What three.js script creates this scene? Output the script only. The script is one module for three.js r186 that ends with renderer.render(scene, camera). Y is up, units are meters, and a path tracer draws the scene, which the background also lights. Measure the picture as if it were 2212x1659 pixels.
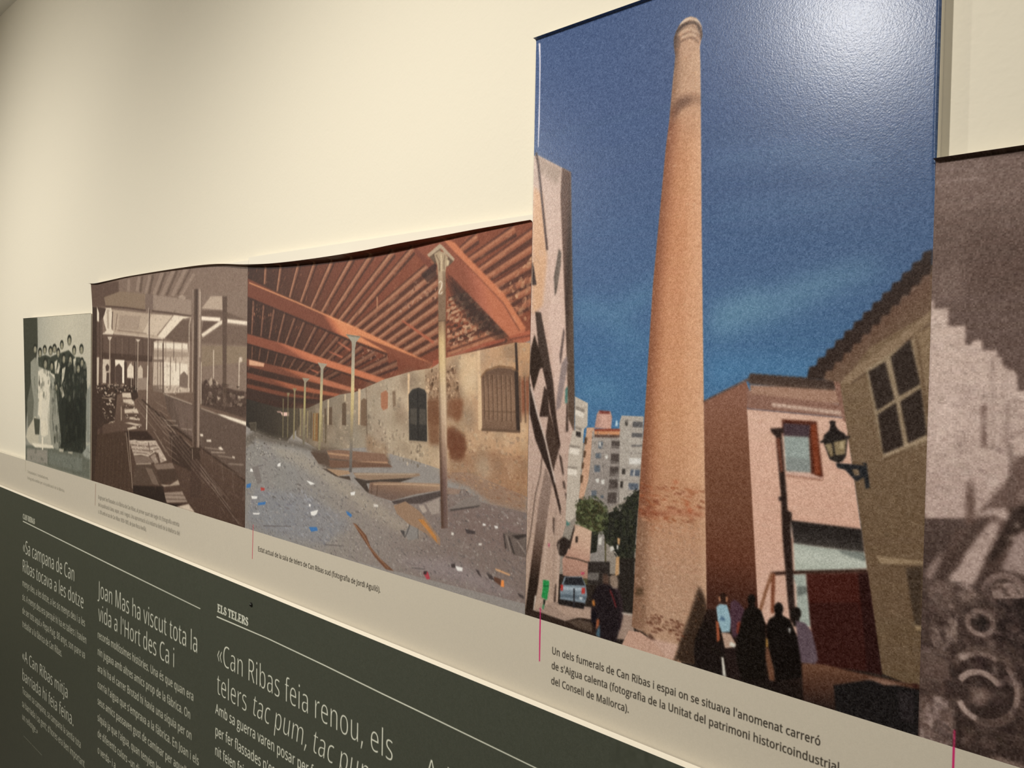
import * as THREE from 'three';
import { RoundedBoxGeometry } from 'three/addons/geometries/RoundedBoxGeometry.js';
import { mergeGeometries } from 'three/addons/utils/BufferGeometryUtils.js';

// ---------- camera, lights, exposure ----------
const scene = new THREE.Scene();
const camera = new THREE.PerspectiveCamera(48.3, 2212 / 1659, 0.05, 30);
camera.position.set(0, 1.5, 0.8);                                  // the wall is the plane z = 0
camera.rotation.set(-0.0249965, 0.7868538, 0.0188365, 'YXZ');
scene.add(camera);
const renderer = new THREE.WebGLRenderer({ antialias: true });
renderer.toneMapping = THREE.LinearToneMapping;
renderer.toneMappingExposure = 1.0;
renderer.shadowMap.enabled = true;
scene.background = new THREE.Color(0x000000);
const LAMP_COLOUR = new THREE.Color(1, 0.972, 0.925);
const LAMPS = [                                                     // ceiling spotlights: x, z, strength, aim x, aim y, half-angle of the beam
  [-0.95, 1.42, 0.9, -0.9, 1.12, 0.92], [-3.1, 1.8, 1.7, -2.45, 0.62, 1.06], [0.95, 1.6, 0.55, 0.1, 1.3, 0.9]  // second and third: out of view, placed to light left wall and right board sides
];
const LAMP_CANDELA = 8.3, CEILING = 2.606, LAMP_Y = 2.42;

// ---------- helpers ----------
let seed = 7;
const rnd = () => { seed = (seed * 1664525 + 1013904223) % 4294967296; return seed / 4294967296; };
const rr = (a, b) => a + (b - a) * rnd();
const used = {};
const numbered = (n) => { used[n] = (used[n] ?? -1) + 1; return used[n] ? n + '_' + String(used[n]).padStart(3, '0') : n; };
function group(name, label, category, set) {
  const o = new THREE.Group(); o.name = numbered(name); o.userData = { label, category }; if (set) o.userData.group = set;
  scene.add(o); return o;
}
function mesh(name, geometry, material, parent) {
  const o = new THREE.Mesh(geometry, material); o.name = parent === scene ? numbered(name) : name; o.castShadow = o.receiveShadow = true;
  if (parent !== scene) { const n = parent.children.filter((c) => c.name.replace(/_\d{3}$/, '') === name).length; if (n) o.name = name + '_' + String(n).padStart(3, '0'); }
  parent.add(o); return o;
}
function structure(name, geometry, material, x, y, z) {
  const o = mesh(name, geometry, material, scene); o.position.set(x, y, z); o.userData.kind = 'structure'; return o;
}
// canvas painting: everything is in canvas pixels of the print at hand
function sheetCanvas(w, h, colour) {
  const c = document.createElement('canvas'); c.width = w; c.height = h;
  const g = c.getContext('2d'); g.fillStyle = colour; g.fillRect(0, 0, w, h); return g;
}
function path(g, p) { g.beginPath(); for (let i = 0; i < p.length; i += 2) i ? g.lineTo(p[i], p[i + 1]) : g.moveTo(p[i], p[i + 1]); g.closePath(); }
function poly(g, colour, ...ps) { g.fillStyle = colour; for (const p of ps) { path(g, p); g.fill(); } }
function grad(g, p, [x0, y0, x1, y1], ...stops) {
  const f = g.createLinearGradient(x0, y0, x1, y1); stops.forEach((c, i) => f.addColorStop(i / (stops.length - 1), c));
  poly(g, f, p);
}
function soft(g, px, fn) {                                             // soft-edged shapes: painted on a layer, blurred once
  const c = document.createElement('canvas'); c.width = g.canvas.width; c.height = g.canvas.height; fn(c.getContext('2d'));
  g.filter = `blur(${px}px)`; g.drawImage(c, 0, 0); g.filter = 'none';
}
function clip(g, p, fn) { g.save(); path(g, p); g.clip(); fn(); g.restore(); }
function specks(g, p, n, colours, w, h, turn = 0, alpha = 0.5) {
  let x0 = 1e9, x1 = -1e9, y0 = 1e9, y1 = -1e9;
  for (let i = 0; i < p.length; i += 2) { x0 = Math.min(x0, p[i]); x1 = Math.max(x1, p[i]); y0 = Math.min(y0, p[i + 1]); y1 = Math.max(y1, p[i + 1]); }
  clip(g, p, () => {
    for (let i = 0; i < n; i++) {
      g.save(); g.globalAlpha = alpha * rr(0.3, 1); g.fillStyle = colours[Math.floor(rnd() * colours.length)];
      g.translate(rr(x0, x1), rr(y0, y1)); g.rotate(turn + rr(-0.3, 0.3)); g.beginPath(); g.ellipse(0, 0, w * rr(0.3, 1), h * rr(0.3, 1), 0, 0, 7); g.fill(); g.restore();
    }
  });
}
function finish(g, blur, grain, cell = 1, contrast = 1, pivot = 95) {                           // slight print softness and printing grain
  const { width: w, height: h } = g.canvas;
  if (blur) { const c = document.createElement('canvas'); c.width = w; c.height = h; const k = c.getContext('2d'); k.drawImage(g.canvas, 0, 0); g.filter = `blur(${blur}px)`; g.drawImage(c, 0, 0); g.filter = 'none'; }
  const d = g.getImageData(0, 0, w, h), a = d.data, cw = Math.ceil(w / cell) + 1, row = new Float32Array(cw * (Math.ceil(h / cell) + 1)).map(() => rnd() + rnd() - 1);
  const low = new Float32Array(Math.ceil(w / 7 + 2) * Math.ceil(h / 7 + 2)).map(() => rnd() - 0.5), lw = Math.ceil(w / 7 + 2);
  for (let y = 0; y < h; y++) for (let x = 0; x < w; x++) {
    const k = (y * w + x) * 4, n = grain * (row[Math.floor(y / cell) * cw + Math.floor(x / cell)] + 0.6 * low[Math.floor(y / 7) * lw + Math.floor(x / 7)]);
    for (let c = 0; c < 3; c++) a[k + c] = pivot + (a[k + c] - pivot) * contrast + n;
  }
  g.putImageData(d, 0, 0);
}
function texture(g) { const t = new THREE.CanvasTexture(g.canvas); t.colorSpace = THREE.SRGBColorSpace; t.anisotropy = 8; return t; }
// a line of print: baseline start x, y, width of the text (or of its first part), cap height
function text(g, str, [x, y, w, cap], colour, { font = 'sans-serif', weight = '', part = str, thin = 0, slant = 0, alpha = 1, heavy = 0 } = {}) {
  const size = cap / 0.714; g.font = `${weight} ${size}px ${font}`.trim();
  const k = w / g.measureText(part).width, c = document.createElement('canvas'), pad = size * 0.5;
  c.width = Math.ceil(g.measureText(str).width * k + pad * 2 + size); c.height = Math.ceil(size * 2);
  const t = c.getContext('2d'); t.setTransform(k, 0, -slant, 1, pad + slant * 0, size * 1.3); t.font = g.font; t.fillStyle = colour; t.lineJoin = 'round';
  t.fillText(str, 0, 0);
  if (heavy) { t.strokeStyle = colour; t.lineWidth = heavy * size; t.strokeText(str, 0, 0); }
  if (thin) { t.globalCompositeOperation = 'destination-out'; t.lineWidth = thin * size; t.strokeText(str, 0, 0); }
  g.globalAlpha = alpha; g.drawImage(c, x - pad, y - size * 1.3); g.globalAlpha = 1;
}

// ---------- the print of the brick chimney ----------
function paintChimney() {
  const g = sheetCanvas(1256, 1903, '#485b80');
  grad(g, [0, 0, 1256, 0, 1256, 1903, 0, 1903], [0, 0, 0, 1350], '#475a80', '#475a80', '#485d82', '#4b658a', '#4a6f96', '#4a769d');
  soft(g, 26, (g) => {
    g.globalAlpha = 0.35; poly(g, '#86b4c4', [676,949,828,879,979,828,1138,805,1139,832,1004,886,882,941,692,987], [675,898,827,855,842,892,691,949]);
    g.globalAlpha = 0.3; poly(g, '#6d9db5', [187,852,353,887,471,824,503,799,505,866,355,943,189,925], [355,929,476,999,460,1026,338,971], [213,1114,360,1124,396,1164,215,1172]);
    g.globalAlpha = 0.22; poly(g, '#7f9fbc', [663,479,894,481,1131,554,1132,597,921,544,679,520], [710,624,1078,645,1079,678,711,662]);
    g.globalAlpha = 0.3; poly(g, '#5f9fc9', [679,1038,1032,1046,987,1104,807,1086,682,1139]);
    g.globalAlpha = 1;
  });
  poly(g, '#938a80', [160,1317,470,1293,451,1725,136,1788,133,1677]); poly(g, '#2f2722', [-24,1772,495,1674,498,1795,699,1750,696,1661,1284,1545,1298,2006,1061,2025,-16,2051]);
  // old street front at the left
  const front = [20,386,125,441,163,461,177,794,200,1275,179,1357,193,1495,182,1544,153,1634,145,1830,33,1884,-20,1911,-61,373];
  grad(g, front, [-29,385,12,1889], '#b9a295', '#c9afa2', '#c8ab9c', '#bfa598', '#b59c8d', '#b39a89');
  soft(g, 6, (g) => {
    poly(g, '#cda483', [-5,479,42,515,68,728,52,877,7,906]); poly(g, '#a48f81', [14,385,121,443,108,494,26,441]);
    g.globalAlpha = 0.5; poly(g, '#d8beb2', [95,730,154,939,160,1145,116,1161,80,938]); g.globalAlpha = 1;
  });
  specks(g, front, 260, ['#a88c7e', '#dcc4b6', '#9c8274'], 14, 5, 1.3, 0.25);
  soft(g, 2, (g) => {
    grad(g, [125,441,163,461,173,692,200,1202,198,1278,174,1240,151,895,121,533], [134,791,185,794], '#5d463c', '#3c2f29', '#5b4a3f');
    poly(g, '#43302a', [5,375,16,416,63,698,72,698,25,417,14,375]); poly(g, '#3a2c28', [1,730,9,749,23,809,3,808]);
    poly(g, '#5b5048', [118,697,129,711,128,749,112,836,105,849,99,789]); poly(g, '#8b7c71', [118,718,106,815,108,816,121,718], [125,728,110,810,112,811,128,729]);
    poly(g, '#6a5a55', [145,949,151,967,141,1044,135,1072,130,1039]); poly(g, '#8f7f7c', [162,1039,167,1064,139,1204,121,1216,121,1184,140,1065]);
    poly(g, '#44362f', [19,896,45,899,77,1013,105,1123,122,1236,104,1237,81,1155,57,1082,37,1013]);
    poly(g, '#33261f', [18,970,41,1024,63,1076,46,1084,19,1157,-1,1093,3,1018]);
    poly(g, '#3b2d27', [67,1139,81,1155,94,1238,47,1240]);
    poly(g, '#3a2c26', [63,1088,83,1088,110,1187,142,1324,137,1344,127,1320,98,1227]);
    poly(g, '#47372f', [90,1216,130,1320,135,1347,121,1388,112,1422,86,1374,77,1302]);
    poly(g, '#332722', [-1,1124,27,1197,77,1313,112,1422,149,1524,149,1553,119,1472,95,1418,63,1370,31,1316,3,1232]);
    poly(g, '#c7b5aa', [2,1144,37,1237,72,1314,103,1401,120,1450,127,1448,109,1399,79,1312,44,1235,9,1143]);
    poly(g, '#55453c', [61,1371,55,1428,34,1499,14,1639,-4,1712,0,1711,18,1639,38,1499,59,1428,65,1370]);
    grad(g, [78,1403,110,1450,65,1728,56,1793,41,1879,19,1894,-1,1897,22,1736,53,1519], [66,1484,22,1886], '#8d786d', '#836e63', '#5b483e', '#2c211b', '#2a1f19');
    poly(g, '#4a3b34', [135,1353,148,1363,160,1417,154,1423], [154,1440,163,1439,168,1466,159,1461], [164,1472,173,1479,192,1523,182,1531], [164,1196,169,1185,175,1278,163,1284], [116,1562,123,1561,122,1617,117,1606], [126,1835,131,1775,137,1774,135,1836]);
    poly(g, '#2f2622', [139,1634,164,1616,190,1625,208,1579,211,1592,191,1650,170,1681,144,1678,135,1648]);
    poly(g, '#4f7a72', [174,1551,186,1535,187,1576,174,1581], [158,1147,168,1135,168,1190,158,1191]);
    poly(g, '#dcd0c4', [43,1829,36,1883,83,1879,84,1875,40,1880,49,1829]); poly(g, '#b24a6a', [98,1649,105,1648,103,1659,99,1660]);
    g.globalAlpha = 0.4; poly(g, '#8d776b', [125,1532,117,1814,125,1813,132,1531], [146,1563,140,1742,144,1742,150,1562], [24,1454,4,1606,10,1606,29,1454]); poly(g, '#d9c2b4', [140,1642,137,1821,143,1820,146,1641], [89,1593,78,1754,84,1753,95,1593]); g.globalAlpha = 1;
  });
  // flats behind
  const flats1 = [199,1167,253,1186,253,1256,239,1268,224,1486,221,1503,210,1548,183,1569,170,1559,177,1344,192,1277,202,1273], flats2 = [250,1262,281,1260,271,1341,260,1428,240,1492,224,1484,237,1387], flats3 = [273,1271,380,1261,383,1477,334,1504,259,1487,269,1341], flats4 = [385,1217,466,1215,464,1303,454,1437,384,1482,377,1238];
  poly(g, '#bdb2a5', flats1); poly(g, '#c49d83', flats2); grad(g, flats3, [274,1298,385,1445], '#a49b93', '#968d87', '#8b837d'); poly(g, '#aea69d', flats4);
  soft(g, 1.5, (g) => {
    poly(g, '#8d8379', [204,1197,240,1206,238,1217,202,1208], [202,1260,231,1266,229,1274,202,1268], [180,1321,224,1323,222,1330,179,1328], [175,1389,216,1389,214,1395,174,1395]); poly(g, '#ddd4c8', [203,1208,238,1217,237,1233,201,1224], [184,1330,222,1331,220,1351,181,1349], [175,1397,214,1398,212,1418,174,1415]);
    poly(g, '#3a3532', [207,1276,227,1278,226,1295,206,1292]); poly(g, '#5c4636', [243,1292,254,1293,250,1316,240,1314], [240,1334,249,1335,247,1356,238,1355], [234,1372,243,1373,240,1392,232,1391], [229,1412,240,1412,237,1437,228,1436]);
    grad(g, [289,1218,298,1206,342,1206,349,1224,346,1260,281,1261], [286,1243,348,1239], '#b08b80', '#cda596', '#c39a8b'); poly(g, '#7a4038', [298,1206,339,1206,339,1215,300,1216]);
    poly(g, '#8d4531', [281,1264,380,1257,381,1264,281,1271]); poly(g, '#c88d66', [281,1271,379,1265,379,1276,281,1281]); poly(g, '#5d4840', [281,1281,379,1276,378,1284,282,1290]);
    poly(g, '#504743', [349,1296,380,1294,379,1316,349,1317], [348,1335,379,1332,379,1362,347,1364], [345,1374,378,1371,377,1400,344,1403], [343,1413,376,1410,376,1443,342,1445], [339,1454,372,1450,372,1486,337,1488]);
    poly(g, '#857c76', [349,1314,379,1313,379,1310,349,1311], [347,1361,379,1360,379,1357,347,1358], [344,1400,377,1398,377,1394,344,1397], [343,1443,376,1442,376,1438,343,1440], [339,1488,372,1486,372,1483,339,1485]);
    poly(g, '#5f666f', [298,1302,316,1301,315,1322,298,1323], [288,1339,310,1337,309,1352,287,1354], [284,1376,307,1374,306,1395,283,1397], [274,1456,295,1453,294,1476,273,1478], [311,1466,323,1464,322,1474,310,1474]); poly(g, '#d9d6d0', [325,1341,336,1340,335,1352,326,1352], [312,1418,325,1416,324,1431,313,1432], [289,1417,304,1415,303,1428,290,1429], [301,1304,308,1303,307,1316,302,1317]);
    poly(g, '#5d5b5c', [427,1232,463,1231,463,1248,426,1249], [425,1266,463,1265,462,1277,424,1279], [423,1302,463,1299,463,1303,423,1307]); poly(g, '#d9d6d1', [418,1341,461,1339,459,1357,416,1360]); poly(g, '#5a626e', [423,1375,457,1373,455,1392,421,1394], [417,1416,453,1413,452,1433,415,1436]); poly(g, '#3b3632', [399,1230,409,1229,408,1246,398,1247], [391,1376,404,1375,403,1392,390,1393], [386,1414,396,1413,395,1434,385,1434]); poly(g, '#d6d2cc', [412,1460,424,1456,425,1471,413,1473], [435,1375,439,1375,437,1393,433,1393]);
    poly(g, '#8b837d', [377,1259,463,1256,463,1254,377,1258], [379,1327,462,1325,462,1323,379,1325], [381,1374,460,1371,460,1369,381,1372], [381,1410,456,1408,456,1406,382,1408]); poly(g, '#b9d0dd', [364,1233,369,1233,372,1249,361,1250]);
  });
  specks(g, flats3, 120, ['#7d756f', '#b9b0a8', '#6d6661'], 6, 5, 0, 0.5); specks(g, flats4, 100, ['#8b837d', '#c9c2ba'], 6, 5, 0, 0.5);
  // trees, small house, parked car
  const tree1 = [217,1504,233,1491,279,1481,310,1489,332,1504,341,1530,329,1574,271,1585,225,1568,214,1553], tree2 = [333,1520,374,1502,387,1505,412,1465,437,1442,457,1431,442,1641,391,1653,364,1616,337,1610,324,1575];
  poly(g, '#565038', [211,1576,335,1557,340,1736,216,1761]); poly(g, '#8f8984', [295,1576,329,1569,333,1669,267,1681,269,1642]); poly(g, '#46412d', tree1); poly(g, '#2a2a24', tree2, [272,1583,305,1577,300,1642,273,1652]);
  specks(g, [208,1497,240,1478,292,1468,340,1498,348,1534,336,1583,268,1594,211,1576], 240, ['#3c3f2b', '#565c3e', '#2f3324'], 9, 7, 0, 0.7); specks(g, [321,1522,367,1495,405,1458,456,1421,449,1648,391,1658,316,1592], 260, ['#24251f', '#33362a', '#1d1e1a'], 10, 8, 0, 0.75); specks(g, tree1, 260, ['#626845', '#2b2d20', '#707a55', '#383a28'], 9, 7, 0, 0.8); specks(g, tree2, 200, ['#1f201c', '#3d4030', '#4a4c3a'], 9, 7, 0, 0.6);
  soft(g, 1.5, (g) => {
    poly(g, '#d0ccc4', [307,1599,321,1591,318,1618,306,1620], [350,1618,363,1613,370,1623,354,1633], [377,1608,384,1607,383,1620,377,1621]); poly(g, '#c29a70', [379,1584,390,1588,387,1607,380,1603], [376,1645,389,1640,387,1696,373,1704]);
    grad(g, [203,1571,243,1573,279,1581,270,1731,164,1741,160,1689,177,1669,211,1584], [225,1573,208,1735], '#cdae98', '#c8a691', '#b78f7d', '#a88272'); poly(g, '#3d322c', [214,1607,224,1606,223,1626,213,1627], [208,1571,210,1573,204,1604,191,1653,185,1651]); poly(g, '#4a3b32', [173,1682,220,1680,268,1683,270,1679,221,1676,174,1677]); poly(g, '#b5485f', [239,1716,254,1713,252,1721,239,1724]);
    poly(g, '#332d2a', [267,1678,352,1663,354,1736,266,1751]); poly(g, '#6a6460', [268,1713,312,1704,309,1729,267,1735]); poly(g, '#2b2622', [388,1646,445,1636,443,1809,399,1819]);
    poly(g, '#a28b7d', [38,1880,129,1834,288,1817,447,1803,449,1880,304,1904,168,1884]); poly(g, '#b09787', [130,1845,285,1825,285,1855,182,1867]); poly(g, '#322620', [-9,1899,38,1881,85,1881,172,1887,233,1861,289,1854,338,1917,340,1981,-9,1922]); poly(g, '#54453b', [186,1883,240,1865,286,1866,290,1892,234,1894]);
    poly(g, '#7f8d98', [171,1743,242,1729,259,1752,266,1784,254,1825,155,1834,153,1787]); poly(g, '#29292d', [176,1744,242,1732,256,1755,167,1770]); poly(g, '#a7b4bf', [166,1776,256,1763,253,1773,167,1786]); poly(g, '#5d6a75', [155,1801,263,1787,259,1798,156,1812]); poly(g, '#241f1e', [154,1819,257,1810,253,1830,147,1837]); poly(g, '#b03a35', [243,1765,257,1761,257,1780,243,1784], [155,1772,166,1770,165,1790,155,1791]); poly(g, '#2d2c30', [209,1773,210,1835,216,1833,215,1772]); poly(g, '#d0d8dd', [234,1794,249,1794,245,1801,235,1802]);
    poly(g, '#2c8f4c', [78,1772,105,1769,105,1790,97,1834,73,1830,78,1797]); poly(g, '#1c5d33', [81,1793,105,1789,105,1785,81,1789]); poly(g, '#1f2a22', [81,1836,91,1834,87,1853,81,1854]); poly(g, '#4f8a63', [78,1853,87,1852,84,1868,77,1868]);
  });
  // visitors seen from behind
  soft(g, 2.5, (g) => {
    poly(g, '#8f7c6e', [353,1708,367,1699,382,1703,386,1722,384,1741,357,1743]); poly(g, '#32272a', [354,1742,387,1739,403,1766,407,1817,397,1861,371,1867]); poly(g, '#5a463c', [325,1709,339,1702,351,1710,350,1734,328,1739]);
    poly(g, '#221b1e', [305,1746,333,1733,360,1735,384,1759,395,1809,394,1862,381,1906,322,1908,296,1879,283,1845,285,1779]); poly(g, '#18141a', [285,1828,305,1829,303,1872,283,1861]);
    poly(g, '#9c2f30', [354,1750,368,1773,378,1797,381,1795,371,1772,357,1748]); poly(g, '#c07a3c', [286,1796,295,1791,299,1808,289,1812]); poly(g, '#a7603f', [306,1850,316,1846,315,1867,303,1883]); poly(g, '#4f6a7a', [309,1882,319,1863,320,1903,304,1899]); poly(g, '#cfc7bd', [401,1811,443,1807,443,1803,402,1807]);
  });
  // the chimney
  poly(g, '#c5a08d', [429,1855,496,1847,627,1852,613,1914,399,1915]);
  const stack = [579,91,596,91,614,100,625,113,632,127,634,143,636,153,631,167,628,183,631,228,634,301,637,386,648,693,668,1163,682,1459,694,1726,703,1890,566,1907,533,1875,491,1857,440,1840,451,1553,461,1352,469,1215,488,834,522,444,532,367,537,300,541,254,545,217,547,189,542,162,541,137,546,124,555,109,565,98];
  grad(g, stack, [577,92,596,1866], '#b8957b', '#bb967b', '#bf8b68', '#c28a66', '#c58e6b', '#c8936f', '#c69471', '#bd8e6e', '#b89278', '#ba977d');
  clip(g, stack, () => {
    soft(g, 14, (g) => {
      g.globalAlpha = 0.85; poly(g, '#7a4c38', [491,359,554,371,544,447,510,835,495,1214,492,1349,493,1484,388,1498,438,832]); poly(g, '#7f5f4a', [516,141,554,150,563,230,551,370,507,362], [388,1498,493,1484,492,1593,493,1844,398,1867]); g.globalAlpha = 0.5;
      poly(g, '#a0694b', [546,370,573,374,536,837,522,1212,524,1547,491,1552,485,1214,504,835]); poly(g, '#dcae8c', [602,431,635,437,665,1166,677,1395,614,1402,601,947]); g.globalAlpha = 0.6; poly(g, '#e0bca0', [625,181,640,184,712,1709,683,1715]); g.globalAlpha = 1;
    });
    soft(g, 7, (g) => { g.globalAlpha = 0.75; poly(g, '#8a6751', [531,335,545,314,568,306,599,306,638,318,639,343,608,335,575,336,554,350,529,369]); g.globalAlpha = 1; poly(g, '#745443', [538,331,559,313,586,309,602,318,596,338,569,343,557,358,532,370]); g.globalAlpha = 0.6; poly(g, '#7a4e3b', [531,341,553,329,557,358,539,388,523,385]); g.globalAlpha = 1; });
    soft(g, 2, (g) => {
      poly(g, '#d9c5b0', [564,107,581,99,597,99,612,108,627,126,632,123,616,104,596,94,577,93,559,102]); poly(g, '#4d3b32', [545,142,558,123,574,114,590,112,605,114,615,121,625,141,630,162,640,163,635,141,623,117,606,106,586,102,567,104,548,115,535,135]);
      poly(g, '#927967', [551,140,562,125,581,119,599,121,615,131,625,148,629,147,619,129,600,117,579,115,558,121,547,137]); poly(g, '#cdb49d', [570,130,585,126,599,129,616,141,618,138,600,126,583,123,568,126]); poly(g, '#755a4a', [568,140,581,136,598,135,612,143,623,157,626,155,614,141,598,132,579,132,566,136]); poly(g, '#d2b8a0', [568,146,583,141,598,143,615,152,616,148,598,139,581,137,566,141]); poly(g, '#694e40', [566,156,577,151,594,152,606,155,619,166,623,173,626,172,622,164,608,152,593,148,575,148,564,153]);
      grad(g, [540,131,560,136,567,157,559,177,563,230,554,303,535,300,546,189,539,161], [543,169,568,175], '#5d473c', '#7b5f4e', 'rgba(150,118,96,0)'); poly(g, '#4d3a32', [541,137,546,133,549,148,544,155], [628,144,636,150,633,168,628,161]);
    });
    specks(g, [454,1407,677,1408,683,1503,450,1524], 150, ['#9a5536', '#a8684a', '#7d4530', '#d0a080'], 16, 5, 0.12, 0.6);
    soft(g, 4, (g) => { poly(g, '#7d412c', [484,1476,506,1474,502,1482,480,1484], [505,1454,529,1452,527,1458,503,1460]); g.globalAlpha = 0.5; poly(g, '#8a4a35', [454,1483,553,1484,558,1497,454,1512]); poly(g, '#a4654a', [553,1470,679,1467,680,1480,554,1491]); g.globalAlpha = 1; poly(g, '#b55a3a', [617,1451,625,1447,627,1455,619,1456], [625,1464,639,1464,637,1471,625,1471], [576,1392,590,1392,588,1397,576,1398]); poly(g, '#57412f', [450,1724,479,1718,478,1740,450,1747], [477,1766,486,1768,480,1780]); });
    soft(g, 5, (g) => { poly(g, '#3b2c22', [667,1674,681,1691,695,1726,711,1902,582,1920,605,1854,636,1770]); poly(g, '#211b1b', [662,1836,701,1823,710,1875,655,1869]); });
    for (let row = 0; row < 8; row++) for (let i = 0; i < 13; i++) { const q = [491,1786,612,1786,503,1840], x = q[0] + (q[2] - q[0]) * (i + (row % 2) * 0.5) / 13 + rr(-4, 4), y = q[1] + (q[5] - q[1]) * row / 8 + (q[3] - q[1]) * i / 13 + rr(-3, 3); if (rnd() < 0.72 - 0.35 * Math.abs(row - 3.5) / 4) { g.globalAlpha = rr(0.35, 0.85); poly(g, '#6d4635', [x, y, x + 13, y + 2, x + 12, y + 8, x + 1, y + 7]); } }
    g.globalAlpha = 1;
    specks(g, stack, 900, ['#d3a47f', '#a8714f', '#b57f5c', '#d9b393'], 7, 4, 0, 0.3);
    specks(g, [454,1530,683,1497,667,1673,566,1900,445,1835], 800, ['#d6b69c', '#a5846c', '#9b7b66', '#c9a68c'], 7, 4, 0, 0.45);
    soft(g, 3, (g) => { poly(g, '#2f241d', [432,1847,477,1846,506,1857,477,1864,432,1862]); poly(g, '#caa796', [433,1864,459,1855,482,1861,530,1858,605,1854,586,1908,434,1915]); poly(g, '#5b4034', [460,1868,467,1903,450,1905], [505,1844,528,1862,499,1862]); });
  });
  // pink house with tiled eaves
  grad(g, [668,1163,796,1103,806,1126,801,1176,823,1393,848,1680,861,1854,700,1897,693,1713], [729,1148,767,1694], '#8a6150', '#7f5643', '#744d3a', '#6f4836', '#653c2c', '#45281f');
  const pink = [801,1176,1067,1185,1077,1242,1113,1449,1146,1617,1154,1768,861,1854,846,1681];
  grad(g, pink, [899,1174,933,1662], '#d8b3a0', '#d9b09c', '#d6ac98', '#d8b2a0');
  specks(g, pink, 500, ['#e3bfae', '#c99d89'], 8, 6, 0, 0.35);
  soft(g, 2, (g) => {
    poly(g, '#8e6a5c', [798,1124,809,1126,1055,1152,1067,1185,801,1176]); poly(g, '#a5826f', [807,1112,1065,1116,1069,1152,811,1135]); for (let i = 0; i < 14; i++) { const q = [872,1155,1055,1167], x = q[0] + (q[2] - q[0]) * i / 13, y = q[1] + (q[3] - q[1]) * i / 13; poly(g, '#cbb0a0', [x, y, x + 13, y + 2, x + 12, y + 12, x, y + 10]); }
    poly(g, '#54443c', [798,1097,814,1092,1055,1105,1066,1118,937,1115,806,1110]); poly(g, '#6b4f42', [668,1166,795,1104,806,1099,803,1094,792,1099,665,1161]); for (let i = 0; i < 13; i++) { const q = [806,1094,1050,1105], x = q[0] + (q[2] - q[0]) * (i + 0.5) / 13, y = q[1] + (q[3] - q[1]) * (i + 0.5) / 13; poly(g, '#4a3b34', [x - 16, y + 5, x - 8, y - 13, x + 8, y - 13, x + 16, y + 6]); poly(g, '#a9a09a', [x + 10, y - 3, x + 22, y - 1, x + 20, y + 6, x + 12, y + 4]); }
    poly(g, '#51291d', [901,1197,994,1197,1015,1335,984,1332,975,1237,905,1239]); poly(g, '#7d3d26', [978,1207,993,1202,1009,1329,993,1329]); poly(g, '#493a40', [905,1206,978,1207,976,1237,906,1238]); poly(g, '#98a39f', [907,1239,975,1237,983,1326,916,1329]); poly(g, '#8a918e', [919,1292,981,1294,983,1326,917,1329]); poly(g, '#d7b3a4', [917,1329,984,1328,1015,1337,1015,1339,918,1339]); poly(g, '#9c6f5c', [917,1342,1016,1343,1016,1339,917,1338]);
    grad(g, [934,1453,1114,1448,1123,1502,942,1510], [1023,1448,1025,1513], '#26211f', '#302b29', '#47423e'); grad(g, [941,1510,1025,1507,1124,1502,1131,1540,947,1582], [1025,1502,1026,1563], '#a9b0a6', '#c0c6bc', '#b6bdb2'); g.globalAlpha = 0.6; poly(g, '#5d6461', [1054,1506,1123,1503,1127,1524,1069,1516]); g.globalAlpha = 1;
    poly(g, '#46201a', [978,1582,1132,1550,1143,1617,1168,1771,1019,1812,988,1687]); poly(g, '#2d1614', [1108,1557,1136,1547,1173,1786,1136,1787]); poly(g, '#391b17', [985,1653,1112,1625,1136,1787,1007,1806]); poly(g, '#a9b2aa', [943,1590,977,1582,993,1712,969,1721,956,1700]); poly(g, '#6d736e', [954,1618,980,1613,982,1628,957,1645]); poly(g, '#d9b7a6', [942,1590,952,1618,956,1676,948,1678]);
    poly(g, '#35211a', [883,1604,951,1587,1133,1549,1132,1541,950,1579,882,1595]); poly(g, '#7a4630', [884,1597,884,1642,884,1702,894,1700,894,1641,894,1596]); poly(g, '#8a5e45', [880,1598,863,1653,849,1705,858,1705,872,1653,889,1599]);
    poly(g, '#2d211d', [869,1223,904,1219,908,1228,901,1233,920,1393,923,1429,935,1433,936,1500,949,1659,954,1710,939,1714,931,1663,911,1495,904,1391,885,1243,873,1232]); poly(g, '#6d4233', [886,1246,898,1245,908,1330,901,1335]); poly(g, '#2b1f1c', [897,1397,920,1393,919,1404,899,1408]);
    poly(g, '#d6cbc0', [932,1458,935,1498,937,1498,934,1458]);
  });
  poly(g, '#8e6a5c', [1031,1083,1091,1081,1095,1213,1062,1192]);
  // tan house at the right with its eave, window and ledge
  const tan = [1051,1099,1077,1242,1113,1445,1144,1617,1173,1782,1258,1793,1285,1785,1257,824,1078,1023];
  grad(g, tan, [1090,1068,1230,1793], '#7b6650', '#76614c', '#705b46', '#6d5844', '#6a5742');
  specks(g, tan, 700, ['#826d57', '#5f4d3b', '#87725b'], 8, 6, 0, 0.4);
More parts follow.
